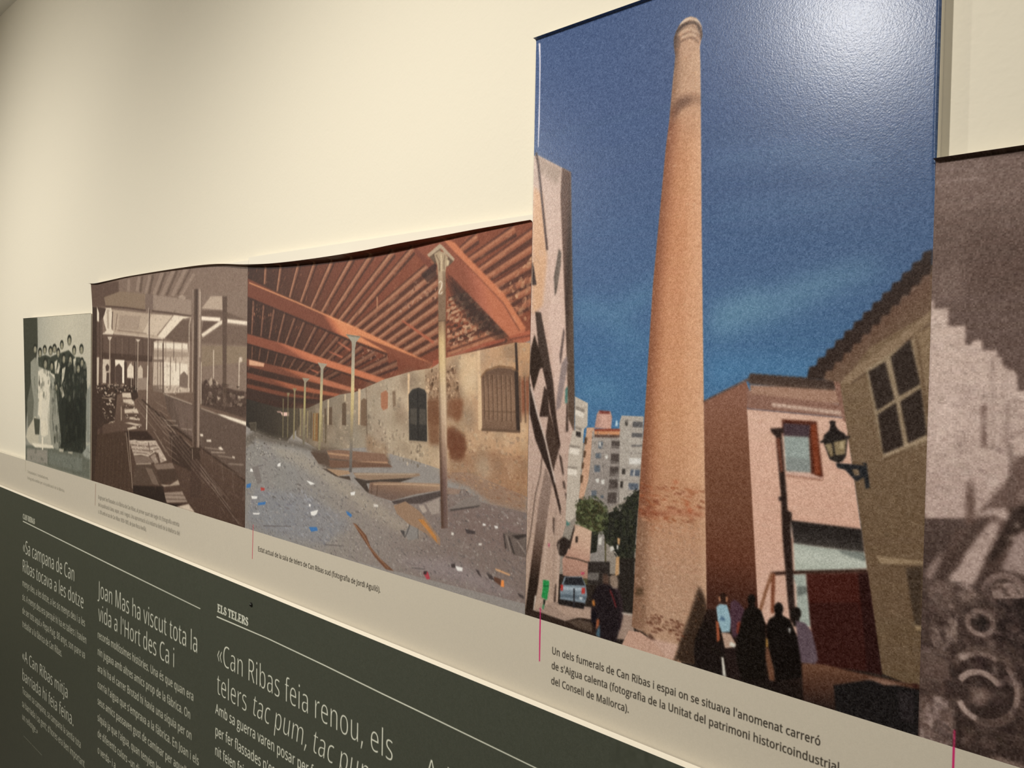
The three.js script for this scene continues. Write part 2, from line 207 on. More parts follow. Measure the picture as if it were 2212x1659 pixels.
  soft(g, 2, (g) => {
    grad(g, [975,1087,981,1070,1141,908,1256,809,1260,930,1122,1012,1055,1100], [1098,946,1144,1001], '#4d3b32', '#6a5143', '#6f5848'); poly(g, '#8e7861', [1260,922,1236,949,1064,1082,1051,1100,1078,1102,1237,972,1261,960]); poly(g, '#5a4638', [1079,1102,1162,1037,1262,956,1260,953,1160,1035,1077,1099]); poly(g, '#81695a', [999,1085,1143,946,1258,846,1256,843,1141,943,997,1082]);
    for (let i = 0; i < 13; i++) { const q = [983,1070,1248,804], x = q[0] + (q[2] - q[0]) * i / 12, y = q[1] + (q[3] - q[1]) * i / 12; poly(g, '#372b26', [x - 18, y + 22, x - 12, y - 8, x + 12, y - 14, x + 34, y - 4, x + 26, y + 22]); poly(g, '#cfc6bb', [x + 8, y - 20, x + 28, y - 18, x + 26, y - 8, x + 14, y - 6]); }
    poly(g, '#9a876f', [1113,1067,1145,1043,1232,982,1249,1065,1262,1211,1253,1231,1160,1274,1138,1177]); poly(g, '#54402f', [1161,1277,1265,1221,1264,1219,1160,1274]); poly(g, '#a8947b', [1157,1261,1262,1209,1264,1220,1160,1274]);
    poly(g, '#352b26', [1119,1070,1158,1046,1182,1133,1142,1163], [1170,1035,1213,994,1239,1096,1192,1126], [1144,1171,1185,1141,1206,1240,1160,1264], [1195,1138,1241,1105,1256,1210,1216,1234]); poly(g, '#8a745c', [1219,989,1227,980,1261,960,1268,1211,1260,1212]);  poly(g, '#54402f', [1225,987,1240,1065,1255,1170,1258,1169,1243,1065,1228,986]);
    poly(g, '#5d4a38', [1154,1527,1210,1522,1258,1512,1283,1507,1283,1504,1258,1509,1210,1519,1154,1524]); poly(g, '#9b856a', [1151,1505,1156,1506,1264,1499,1264,1506,1160,1524]); poly(g, '#44372c', [1219,1522,1265,1510,1265,1679,1246,1659,1233,1600]); for (let i = 0; i < 13; i++) poly(g, '#5a4a3b', [1220,1527,1260,1519,1260,1517,1220,1525].map((v, k) => v + (k % 2 ? i * 26 : i * 3))); poly(g, '#a08a6c', [1242,1650,1264,1648,1264,1661,1247,1662]);
  });
  // wall lantern
  soft(g, 1.5, (g) => {
    poly(g, '#26201e', [1026,1195,1033,1192,1043,1194,1042,1200,1044,1207,1053,1216,1066,1222,1069,1227,1080,1227,1078,1233,1006,1250,1003,1248,1013,1240,1014,1230,1027,1217,1030,1203]); poly(g, '#2a2522', [1013,1248,1074,1231,1071,1276,1063,1290,1052,1295,1042,1292,1030,1288]); poly(g, '#8d7c5f', [1017,1252,1034,1248,1040,1278,1032,1282], [1039,1245,1070,1236,1068,1272,1045,1277]); poly(g, '#b7a684', [1054,1244,1065,1239,1064,1258,1056,1262]); poly(g, '#26272a', [1046,1296,1063,1295,1119,1295,1109,1289,1121,1288,1131,1346,1121,1351,1116,1323,1099,1335,1089,1328,1070,1310,1050,1307]); poly(g, '#7d6a55', [1086,1307,1102,1305,1106,1319,1094,1322]); poly(g, '#d3b09c', [1038,1292,1046,1295,1041,1300]);
  });
  // shaded ground, group of visitors and low wall
  soft(g, 1.8, (g) => {
    grad(g, [695,1733,850,1703,881,1745,970,1751,993,1806,1041,1797,1121,1795,1262,1787,1265,1910,659,1910,657,1828,681,1769], [933,1726,863,1918], '#4d2c22', '#2e1f1a', '#201815', '#1d1614');
    poly(g, '#6d4a38', [868,1797,894,1790,900,1876,885,1877]); poly(g, '#b5894c', [868,1772,878,1770,880,1791,871,1795]);
    grad(g, [973,1811,1000,1802,1041,1797,1121,1797,1171,1792,1262,1787,1265,1907,980,1908], [989,1814,1010,1909], '#6b4a38', '#4d3328', '#2d211d'); poly(g, '#1d1a1a', [1056,1842,1140,1806,1262,1795,1265,1910,1064,1906]); poly(g, '#8a6a5a', [1137,1802,1178,1795,1221,1796,1178,1808]); poly(g, '#2a2526', [1209,1812,1245,1808,1247,1879,1217,1879]); poly(g, '#3a1f1a', [1238,1786,1262,1783,1262,1792,1244,1794]);
    poly(g, '#4d3540', [766,1699,778,1689,792,1694,808,1708,805,1770,777,1794,765,1750]); poly(g, '#7d3a2e', [788,1749,800,1742,799,1778,786,1778]);
    poly(g, '#17120f', [841,1675,839,1683,835,1689,829,1692,823,1692,818,1687,817,1681,818,1673,822,1667,828,1664,834,1664,839,1669], [821,1689,838,1686,840,1695,857,1701,870,1733,873,1782,872,1880,808,1898,790,1853,790,1788,800,1739,808,1712,820,1699]); poly(g, '#15100e', [919,1683,918,1692,913,1699,906,1703,900,1702,895,1697,893,1689,894,1680,899,1673,905,1669,912,1670,917,1675], [897,1699,916,1695,918,1701,938,1707,959,1747,967,1786,973,1846,908,1874,895,1839,881,1794,872,1740,881,1718,895,1707]); poly(g, '#1a1411', [968,1685,966,1694,961,1702,954,1706,947,1705,941,1700,939,1691,941,1682,946,1674,953,1671,960,1671,966,1677], [945,1702,963,1698,965,1718,947,1722]); poly(g, '#61515a', [953,1706,979,1706,997,1724,1007,1755,1015,1790,1007,1803,971,1808,961,1760]);
    poly(g, '#c9c5c0', [934,1729,940,1728,939,1741,936,1742]);
  });
  soft(g, 1.5, (g) => { poly(g, '#2b1b15', [732,1686,743,1677,756,1682,757,1701,748,1707,736,1706]); poly(g, '#b07a5c', [729,1692,734,1689,737,1703,732,1703], [751,1687,758,1686,757,1699,753,1702]); poly(g, '#96b6c4', [723,1721,734,1710,756,1708,764,1729,769,1749,767,1779,742,1786,729,1758]); poly(g, '#5d7a94', [739,1741,751,1746,750,1754,735,1755]); poly(g, '#a0563a', [723,1758,732,1761,737,1808,728,1817]); poly(g, '#b99c8a', [741,1787,768,1783,786,1807,784,1816,753,1827]); poly(g, '#e0dcd2', [769,1805,786,1808,782,1818,766,1817]); poly(g, '#251a18', [754,1826,782,1819,802,1900,760,1906]); poly(g, '#dad6cb', [743,1854,749,1852,759,1904,749,1906]); });
  // white worn fold along the upper left edge and the gap at the lower right
  poly(g, '#e6dfe6', [11,19,19,22,22,102,22,199,23,287,17,286,18,174,16,76], [17,286,22,287,20,359,17,359]); poly(g, '#d9d2c2', [1256,1846,1258,1845,1259,1905,1256,1906]);
  poly(g, '#c02a66', [67,1866,66,1939,71,1938,71,1865]);
  finish(g, 1.5, 17, 3); return g;
}

// ---------- the print of the derelict weaving hall ----------
function paintHall() {
  const g = sheetCanvas(1629, 1129, '#8b8580');
  const roof = [-62,7,10,41,666,60,1105,33,1638,10,1647,351,1565,364,1273,407,1200,443,952,499,782,533,678,552,474,605,-48,644];
  grad(g, roof, [1069,30,290,560], '#78432f', '#713f2d', '#623828', '#4b3025', '#3b2820');
  specks(g, roof, 1200, ['#935a43', '#5f372a', '#a06a50', '#4d2e25'], 16, 4, -0.9, 0.35);
  const J = (ls, w, lit, dark) => soft(g, 2.2, (g) => {
    for (const [x0, y0, x1, y1] of ls) {
      const dx = x1 - x0, dy = y1 - y0, n = Math.hypot(dx, dy), px = -dy / n * w, py = dx / n * w, q = (a, b) => [x0 + px * a * 0.8, y0 + py * a * 0.8, x1 + px * a, y1 + py * a, x1 + px * b, y1 + py * b, x0 + px * b * 0.8, y0 + py * b * 0.8];
      g.globalAlpha = 0.75; poly(g, dark, q(-0.22, 0)); g.globalAlpha = 1; poly(g, lit, q(0, 0.36)); g.globalAlpha = 0.45; poly(g, lit, q(0.36, 0.66)); g.globalAlpha = 0.85; poly(g, dark, q(0.66, 1.02)); g.globalAlpha = 1;
      for (let k = 0; k < 7; k++) { const t = rnd(), l = rr(0.04, 0.14), a = rr(0, 0.7); g.globalAlpha = 0.35; poly(g, k % 2 ? '#c99a7c' : '#5d392c', [x0 + dx * t + px * a, y0 + dy * t + py * a, x0 + dx * (t + l) + px * a, y0 + dy * (t + l) + py * a, x0 + dx * (t + l) + px * (a + 0.12), y0 + dy * (t + l) + py * (a + 0.12), x0 + dx * t + px * (a + 0.12), y0 + dy * t + py * (a + 0.12)]); g.globalAlpha = 1; }
    }
  });
  J([[133,122,139,50], [233,155,259,49], [328,181,390,53], [410,202,505,53], [485,224,621,56], [557,244,749,53], [615,262,865,50], [672,276,987,51], [725,292,1091,50], [772,304,1205,94], [819,316,1216,130], [868,329,1217,165], [913,340,1220,200], [960,353,1222,239], [1007,365,1223,278], [1052,379,1224,313], [1100,395,1225,348]], 30, '#9a6d54', '#45291f');
  J([[34,323,43,186], [110,332,129,200], [177,341,213,214], [241,358,298,228], [298,368,371,254], [361,377,442,267], [430,390,525,287], [494,401,604,306], [547,413,677,325], [603,420,735,340], [667,435,820,365], [729,449,894,386], [789,462,966,407], [847,473,1019,423]], 25, '#7d5845', '#3a241d');
  J([[37,424,41,360], [95,429,110,366], [157,435,178,375], [218,444,249,383], [277,448,318,394], [335,456,390,404], [391,463,460,414], [447,469,523,426], [510,481,603,438], [577,490,685,454]], 20, '#6b4a3a', '#33211a');
  J([[1286,374,1529,306], [1272,340,1459,284], [1273,392,1530,330], [1323,75,1398,38], [1362,108,1556,31], [1407,142,1633,44], [1438,165,1635,87], [1468,193,1636,130], [1498,217,1637,168], [1522,240,1638,199], [1546,266,1639,234]], 32, '#a06a4f', '#472a21');
  specks(g, [1269,219,1320,204,1410,283,1501,334,1273,374], 120, ['#b08a70', '#3f2922', '#8d6a55', '#c09a7d'], 9, 8, 0.3, 0.8); specks(g, [1101,163,1213,160,1215,226,1023,264], 60, ['#a98670', '#5f3d31', '#9a7560'], 9, 10, 0.3, 0.7); specks(g, [1516,213,1630,118,1636,324,1603,323], 90, ['#c09a78', '#5a3427', '#b08565'], 12, 9, -0.7, 0.7); specks(g, [812,375,965,398,974,430,813,413], 40, ['#a98670', '#5f3d31'], 9, 8, 0, 0.7); specks(g, [37,197,196,208,198,286,39,277], 50, ['#a06f58', '#4b2e26'], 6, 9, 0, 0.6);
  for (let row = 0; row < 11; row++) { const q = [1270,226,1371,207,1274,370,1530,310], t = row / 10; for (let i = 0; i < 16; i++) { const f = i / 15, x = q[0] + (q[2] + (q[6] - q[2]) * t - q[0]) * f + rr(-5, 5), y = (q[1] + (q[5] - q[1]) * t) * (1 - f) + (q[3] + (q[7] - q[3]) * t) * f + rr(-4, 4); g.globalAlpha = rr(0.2, 0.75); poly(g, rnd() < 0.55 ? '#b08d70' : '#3f2a20', [x, y, x + rr(8, 20), y - 4, x + rr(8, 20), y + rr(4, 12), x - 2, y + 8]); } }
  g.globalAlpha = 1;
  soft(g, 2, (g) => {
    for (let k = 0; k < 3; k++) { g.globalAlpha = 0.4; poly(g, '#2f201b', [1265,146,1548,346,1513,352,1380,291,1301,221].map((v, i) => v + (i % 2 ? k * 9 - 9 : 9 - k * 9))); } g.globalAlpha = 1;
    grad(g, [1102,51,1237,32,1297,54,1343,104,1419,159,1522,234,1608,325,1606,336,1545,346,1267,142,1163,91], [1372,240,1457,211], '#7f4936', '#8f5440', '#a2614a', '#a9664a'); poly(g, '#b4704f', [1237,35,1300,55,1349,96,1522,222,1611,323,1586,328,1516,245,1407,163,1318,98]); specks(g, [1237,35,1300,55,1349,96,1522,222,1611,323,1586,328,1516,245,1407,163,1318,98], 90, ['#c98a66', '#8a5039', '#d09a78'], 16, 7, 0.7, 0.6); poly(g, '#6d3c2d', [1102,51,1163,91,1213,125,1199,142,1106,73]); poly(g, '#5d3429', [1309,94,1406,165,1515,248,1585,329,1588,328,1518,247,1408,164,1311,93]);
    g.globalAlpha = 0.7; poly(g, '#2f201b', [1137,143,1212,108,1217,152,1172,171]); g.globalAlpha = 1;
    grad(g, [0,92,281,173,777,304,1207,429,1197,444,1180,449,973,395,726,342,1,167], [672,285,637,324], '#c07e58', '#b8724f', '#9a5a41', '#6d3f2f'); poly(g, '#cf9268', [10,112,384,206,758,305,761,302,387,202,14,108]); poly(g, '#774532', [786,331,1207,429,1180,449,973,395]); poly(g, '#3a261f', [11,176,724,350,964,402,967,398,728,345,16,171]);
    grad(g, [-1,320,286,361,575,416,956,482,929,498,585,444,0,359], [389,380,380,407], '#b36d4e', '#a8654a', '#7d4937'); poly(g, '#35241e', [4,366,584,449,912,503,914,499,586,445,7,361]);
    grad(g, [1,423,461,474,792,522,765,533,442,500,2,455], [392,465,387,487], '#a5674d', '#96593f', '#6d4232'); poly(g, '#c79a7c', [19,427,78,433,146,441,141,455,20,450]); grad(g, [3,481,393,521,696,544,669,554,373,540,3,504], [289,514,285,530], '#95583f', '#6d4131'); poly(g, '#6b4030', [4,528,322,553,597,567,291,568,4,544]); poly(g, '#3b2a23', [4,548,322,569,588,571,551,587,5,589]);
    poly(g, '#9d5a42', [1037,288,1052,288,1213,358,1204,366]); poly(g, '#a4624a', [665,357,678,357,753,384,744,389], [604,390,620,391,706,409,697,415], [481,458,495,458,548,467,539,473]); poly(g, '#b98a6a', [901,204,902,242,907,242,906,204]);
    poly(g, '#8f4c38', [1206,418,1273,405,1449,362,1531,350,1525,358,1287,407,1200,441]); poly(g, '#9d573f', [1545,344,1646,324,1647,351,1582,370,1565,362,1548,352]); poly(g, '#542f26', [1548,355,1647,341,1646,338,1547,352]);
  });
  // stained wall
  const wall = [1647,363,1565,362,1273,407,1200,441,1109,451,952,483,782,533,687,545,597,568,474,605,395,612,397,716,555,756,854,721,1087,738,1296,761,1385,752,1659,801];
  grad(g, wall, [446,660,1620,547], '#5d5244', '#7b6f60', '#8d8272', '#a0917e', '#a8967f', '#b29577', '#b08f71', '#b58c68');
  soft(g, 8, (g) => {
    g.globalAlpha = 0.7; poly(g, '#8d6a52', [1359,699,1481,679,1629,690,1633,843,1485,835,1387,797,1250,778,1255,734]); poly(g, '#c3a584', [1326,404,1425,391,1429,515,1341,514], [1599,579,1632,577,1634,663,1596,667]); g.globalAlpha = 1;
    poly(g, '#7b4a34', [1590,469,1631,462,1628,554,1593,568]); poly(g, '#6d4731', [1179,543,1240,540,1239,619,1180,605]); poly(g, '#7d5439', [1277,540,1329,527,1350,539,1343,586,1324,600,1291,581]); poly(g, '#6d452f', [1279,626,1312,623,1357,644,1370,681,1353,712,1301,721,1280,675]); poly(g, '#8b745e', [852,671,973,709,982,760,854,734]);
  });
  specks(g, [1166,450,1313,430,1335,523,1318,605,1170,605], 200, ['#6f5442', '#c2a488', '#8a6a52', '#a98a70'], 12, 8, 0.4, 0.6); specks(g, [1358,682,1629,674,1633,843,1437,837,1250,778,1248,730], 420, ['#b5906f', '#7d5640', '#9a755a'], 9, 4, 0.15, 0.5);
  soft(g, 14, (g) => specks(g, wall, 260, ['#6f6050', '#cbb79d', '#9a8873', '#7a6652'], 40, 36, 0, 0.55));
  specks(g, wall, 900, ['#6f6253', '#c4b198', '#8a7a68', '#998773'], 9, 7, 0, 0.4); specks(g, [851,599,1179,688,1181,768,998,759,854,739], 160, ['#5d5144', '#6f6253', '#bfae97'], 7, 8, 0, 0.6); specks(g, [1184,625,1292,618,1622,612,1623,651,1295,713], 160, ['#7d6450', '#c7ad90'], 9, 7, 0, 0.5);
  soft(g, 7, (g) => {
    g.globalAlpha = 0.8; poly(g, '#6a4630', [1178,540,1240,536,1244,679,1193,684,1182,613]); poly(g, '#744c34', [1277,540,1329,527,1351,539,1346,586,1328,604,1291,585,1278,599]); poly(g, '#663f2a', [1279,626,1312,623,1359,643,1371,681,1354,713,1301,722,1280,675]); poly(g, '#7d4a33', [1590,467,1639,462,1642,553,1593,568]); g.globalAlpha = 0.45; poly(g, '#7d6049', [1169,450,1313,430,1336,523,1277,538,1182,538]); poly(g, '#d1b592', [1326,408,1407,395,1410,516,1354,526]); g.globalAlpha = 1;
  });
  specks(g, [1166,448,1317,429,1338,527,1277,540,1175,541], 150, ['#4d3828', '#c9ab8c', '#6b4e3a'], 8, 9, 0.4, 0.75);
  soft(g, 1.6, (g) => {
    poly(g, '#c9ac8b', [1413,445,1429,465,1439,622,1421,620], [1077,461,1089,460,1087,583,1082,583], [800,521,815,519,812,646,804,647], [1410,387,1422,385,1424,445,1412,445]); poly(g, '#76583f', [1432,467,1453,445,1504,433,1558,436,1581,447,1585,444,1559,431,1503,428,1449,441,1426,464]); grad(g, [1430,467,1451,446,1504,434,1556,437,1581,447,1594,616,1438,623], [1504,439,1509,617], '#5f4839', '#7a5f4c', '#806551', '#6d5544'); for (let i = 0; i < 16; i++) { poly(g, '#4d392b', [1439,457,1447,589,1450,588,1442,457].map((v, k) => v + (k % 2 ? 0 : i * 18.6))); poly(g, '#8d705b', [1443,455,1451,588,1454,588,1446,455].map((v, k) => v + (k % 2 ? 0 : i * 18.6))); } poly(g, '#55402f', [1439,565,1587,561,1587,559,1439,563]); poly(g, '#33261f', [1568,442,1584,445,1596,616,1581,613], [1567,362,1576,362,1584,442,1574,442]); poly(g, '#5d4737', [1434,616,1595,611,1595,618,1435,623]);
    poly(g, '#34302c', [1084,529,1102,512,1135,505,1166,511,1177,525,1184,675,1091,678]); poly(g, '#4b453e', [1094,574,1128,572,1129,626,1095,623], [1141,573,1172,572,1176,623,1142,623]); poly(g, '#25211e', [1128,513,1135,675,1140,674,1133,513]); poly(g, '#8f7d68', [1089,684,1185,681,1186,678,1089,681]); poly(g, '#cdb79a', [1176,525,1183,675,1185,675,1179,525]);
    poly(g, '#6f5a48', [818,561,835,551,854,559,856,648,819,647]); poly(g, '#5d4c3d', [703,579,716,571,728,578,729,654,703,653], [618,595,639,592,640,657,619,658], [589,599,600,599,601,657,590,658]); poly(g, '#9a6a50', [933,530,961,520,973,528,973,580,947,588,935,577]); poly(g, '#7b6754', [996,523,1013,518,1017,568,1002,577]); poly(g, '#b9a88d', [715,543,727,543,725,568,718,568], [608,568,619,565,618,659,610,659], [849,514,853,514,853,552,848,552]); poly(g, '#5d4d40', [847,514,855,682,858,682,850,514]);
    grad(g, [-13,589,260,613,415,608,422,672,326,743,187,754,73,723,-10,700], [25,686,396,636], '#2f2923', '#3a332b', '#4d4438'); poly(g, '#d6b3a6', [275,631,339,628,339,642,292,645]); poly(g, '#a98c80', [247,628,281,627,281,633,252,633]); poly(g, '#80603f', [512,622,552,619,556,725,512,723]); poly(g, '#4a4238', [25,686,86,682,84,719,38,720]); poly(g, '#6b6355', [26,692,84,684,80,718,84,718,87,682,25,689]); for (let i = 0; i < 9; i++) poly(g, i % 2 ? '#8b7d5e' : '#5a4d3b', [396,609,396,711,403,710,404,609].map((v, k) => v + (k % 2 ? i * 2 : i * 25)));
  });
  // littered floor
  const floor = [-45,782,84,721,186,739,398,744,593,767,756,846,890,879,1009,893,1251,835,1362,804,1437,835,1633,841,1640,1098,-36,1151];
  grad(g, floor, [76,870,1548,1004], '#86827d', '#868380', '#8a837c', '#867c76', '#7c6f69', '#796b65');
  soft(g, 14, (g) => { g.globalAlpha = 0.55; poly(g, '#a29786', [165,765,419,772,685,839,939,906,1179,964,1130,999,900,959,557,853,296,810]); poly(g, '#7f8188', [78,950,502,932,777,997,601,1100,195,1116,11,1098]); poly(g, '#75625c', [1285,861,1437,845,1628,852,1631,969,1428,963,1287,943]); poly(g, '#8f8587', [1021,1077,1303,1027,1606,1073,1551,1097,1168,1096]); g.globalAlpha = 1; });
  specks(g, floor, 1700, ['#6a6464', '#a09a93', '#6f6a68', '#a8a199', '#5a5555'], 9, 5, 0.3, 0.45); specks(g, floor, 1300, ['#4f4a49', '#b8b2aa', '#5d5756'], 5, 3, 0.5, 0.7); specks(g, [4,796,498,786,859,917,1248,971,1626,990,1629,1084,945,1128,11,1127], 420, ['#504a49', '#6a6260', '#8e8681'], 18, 4, 0.25, 0.5); specks(g, [19,957,596,895,777,1021,601,1115,35,1135], 260, ['#6b6b74', '#a3a6ad', '#70707a'], 14, 5, 0.3, 0.5); specks(g, [4,784,187,764,210,812,29,852], 60, ['#b9b3a6', '#5d564e'], 8, 5, 0, 0.8);
  soft(g, 7, (g) => { g.globalAlpha = 0.85; poly(g, '#625a50', [-45,765,84,712,197,729,418,737,592,756,602,771,398,758,187,758,85,749,-44,818]); poly(g, '#57483c', [498,759,629,743,982,751,998,773,855,777,631,824,556,806]); g.globalAlpha = 1; });
  specks(g, [-45,765,84,712,197,729,418,737,429,765,85,772,5,831], 90, ['#8d857a', '#4b443c', '#a39a8d'], 9, 6, 0, 0.7);
  soft(g, 1.4, (g) => {
    poly(g, '#7d6150', [606,753,683,744,958,734,982,755,967,766,630,779]); poly(g, '#a58469', [613,759,753,755,749,762,616,766], [630,789,974,759,982,765,639,798]); poly(g, '#6b5142', [621,785,982,765,1006,774,640,813,593,797]); poly(g, '#55453a', [498,767,611,765,630,804,556,806]); poly(g, '#9c8168', [612,819,755,812,759,823,676,840,622,830]); poly(g, '#4b3e35', [575,820,612,821,685,839,755,831,764,845,667,841]); poly(g, '#8b7562', [776,817,1146,780,1150,787,1037,815,937,831,798,834]); poly(g, '#a3907b', [789,823,1125,787,1124,783,789,818]); poly(g, '#443a33', [781,833,856,835,1118,797,1146,789,1037,822,857,845,882,880,857,873]);
    grad(g, [877,840,937,830,1250,801,1251,822,1126,850,1001,887,938,884,870,877], [1089,814,1090,868], '#9a806a', '#7d6454', '#6d5a50'); poly(g, '#b89c80', [897,845,1089,823,1247,810,1247,807,1089,820,897,842]); poly(g, '#5d4a3e', [887,846,884,880,889,879,892,845], [919,845,916,883,921,883,924,844]); poly(g, '#4d4340', [1001,889,1251,824,1343,807,1349,816,1245,844,1155,876,1016,896]); poly(g, '#8a7568', [1284,809,1349,808,1337,824,1284,831]);
    poly(g, '#978b82', [1180,873,1248,846,1249,894,1212,904]); poly(g, '#a4978c', [1145,885,1170,878,1188,896,1167,906]); poly(g, '#7d736d', [1289,876,1362,836,1424,814,1440,845,1363,864]); poly(g, '#4c4441', [1292,877,1437,844,1425,852,1306,880]); poly(g, '#8f7560', [1013,901,1076,879,1149,901,1185,923,1255,974,1255,996,1186,968,1092,950,1032,926]); poly(g, '#b07a45', [1143,929,1171,925,1234,969,1242,990,1193,958]); poly(g, '#837e7a', [1071,983,1101,953,1143,958,1146,990,1097,1005]); poly(g, '#4e4a48', [1099,951,1087,978,1073,998,1077,999,1092,978,1103,951], [1142,959,1144,992,1147,992,1145,958], [1049,977,1075,976,1075,999]);
    poly(g, '#6a4836', [779,993,802,995,861,1025,887,1060,944,1091,1022,1119,976,1121,912,1091,862,1054,828,1030]); poly(g, '#8d6b52', [787,999,842,1029,885,1068,989,1117,993,1115,889,1066,847,1027,792,996]); poly(g, '#665a54', [1534,911,1563,905,1629,901,1631,967,1581,968,1544,952]); poly(g, '#3a322f', [1535,916,1544,957,1549,955,1540,914], [1555,919,1579,967,1584,965,1560,917], [1568,914,1629,901,1630,907,1594,922]); poly(g, '#8d8079', [1547,918,1565,963,1569,962,1551,917], [1590,926,1627,959,1630,957,1593,924]);
    poly(g, '#3f6fa5', [10,946,48,935,43,954,8,961], [108,1009,170,997,165,1009,105,1020], [734,957,754,959,774,966,767,976,746,969], [493,1051,548,1043,555,1055,510,1066]); poly(g, '#a94640', [126,944,160,943,158,953,130,958]); poly(g, '#a5404a', [1172,1095,1196,1088,1209,1108,1193,1114]); poly(g, '#3a2c2c', [1176,1090,1193,1087,1189,1099,1175,1100]); poly(g, '#dcdad6', [471,878,500,879,534,884,501,891], [761,888,792,881,787,894,766,898], [503,992,555,977,546,994,528,1004,508,1004], [491,964,504,963,503,973,491,973], [50,988,102,984,96,995,56,1000], [1326,1045,1362,1045,1361,1056,1339,1059], [260,835,281,829,282,843,257,846], [41,876,70,876,65,887,36,889], [1448,896,1463,898,1460,902,1448,904], [1496,896,1513,896,1512,903,1500,902], [63,1057,126,1048,115,1057,69,1062]); poly(g, '#c79a72', [1503,1021,1520,1021,1566,1026,1565,1031,1508,1026]); poly(g, '#e08a4a', [1531,1050,1541,1048,1543,1068,1528,1069]); poly(g, '#5a3d30', [1500,1046,1529,1048,1528,1067,1500,1058]); poly(g, '#443b3a', [1368,924,1415,926,1415,934,1378,938], [1307,1044,1326,1038,1330,1051,1311,1054], [1418,1038,1433,1040,1449,1060,1431,1051], [1467,1040,1491,1044,1503,1058,1479,1054], [1598,1073,1623,1078,1623,1086,1604,1082]); poly(g, '#57504f', [1114,1092,1182,1084,1182,1081,1114,1089], [150,1099,365,1069,365,1067,150,1096], [54,874,145,853,144,851,52,871], [601,1101,727,1085,727,1083,601,1098]); poly(g, '#c9c3bb', [899,911,927,910,927,918,903,920], [1307,944,1320,945,1317,954,1306,953], [1431,959,1446,956,1444,963,1431,965]);
    poly(g, '#77706c', [53,872,105,856,135,921,101,936]);
  });
  // iron columns
  const col = (cap, shaft, a, b, c) => { poly(g, a, cap); grad(g, shaft, b, ...c); };
  soft(g, 1.4, (g) => {
    poly(g, '#6b614a', [292,576,293,729,300,729,300,576], [328,559,328,727,336,726,336,558]); poly(g, '#83775a', [375,538,372,729,383,728,385,538], [322,553,345,552,337,565,328,565], [365,533,395,533,385,547,375,547]);
    col([432,491,486,493,462,509,447,507], [447,504,461,503,457,743,441,745], '#8d8371', [452,506,450,739], ['#8d8270', '#a09465', '#857a5f', '#6d6556']);
    col([538,432,603,437,579,455,578,467,561,466,559,453], [560,454,578,454,574,590,564,755,550,756,556,591], '#968d7c', [568,457,559,750], ['#8f8878', '#b5a57a', '#a3966f', '#80765f']);
    col([721,329,811,338,783,359,780,377,758,375,756,357], [758,365,778,365,777,443,777,541,773,639,769,816,752,818,756,640,757,448], '#958e7e', [768,370,760,812], ['#8d8678', '#a59a86', '#c3b082', '#b5a377', '#8f8068', '#726a62', '#5f5955']); poly(g, '#5d584d', [724,334,807,342,807,339,724,331]);
    poly(g, '#a4917a', [1167,82,1228,53,1241,59,1301,105,1295,113,1233,68,1177,91]); poly(g, '#5f4c3c', [1179,90,1231,68,1238,84,1213,99,1212,117,1193,102], [1259,89,1295,112,1279,122,1264,128]); poly(g, '#a08c72', [1202,83,1225,74,1253,82,1269,98,1262,121,1259,143,1222,141,1218,118]); poly(g, '#75614d', [1209,86,1226,109,1226,139,1232,140,1231,109,1214,85], [1251,89,1248,110,1250,136,1254,137,1252,111,1256,89]); poly(g, '#c7b494', [1234,83,1238,140,1242,140,1238,84]); poly(g, '#b9a688', [1264,103,1276,110,1273,123,1262,126]);
    grad(g, [1222,139,1259,141,1262,219,1265,348,1272,521,1279,677,1290,935,1259,941,1243,679,1235,479,1228,305], [1240,144,1267,934], '#a08c74', '#8a6f58', '#7a5d47', '#c0a579', '#c4ab82', '#c0a98b', '#bba38b', '#a98f79', '#8a7163', '#6d5650', '#63504b', '#6a5650'); grad(g, [1222,139,1259,141,1279,677,1290,935,1259,941,1243,679], [1232,479,1273,476], 'rgba(70,48,34,.65)', 'rgba(70,48,34,0)', 'rgba(240,215,180,.18)', 'rgba(70,48,34,.35)'); poly(g, '#77604c', [1225,211,1262,212,1264,291,1228,292]); poly(g, '#4a382c', [1227,295,1264,294,1264,292,1227,293]); poly(g, '#e3d9c8', [1229,175,1235,171,1242,175,1239,187,1229,200,1226,208,1237,211,1247,204,1244,203,1235,209,1230,208,1233,201,1243,188,1245,175,1235,168,1226,173]);
  });
  poly(g, '#b5565f', [67,1105,65,1135,70,1134,72,1104]);
  finish(g, 1.2, 13, 2, 1.04, 110); return g;
}

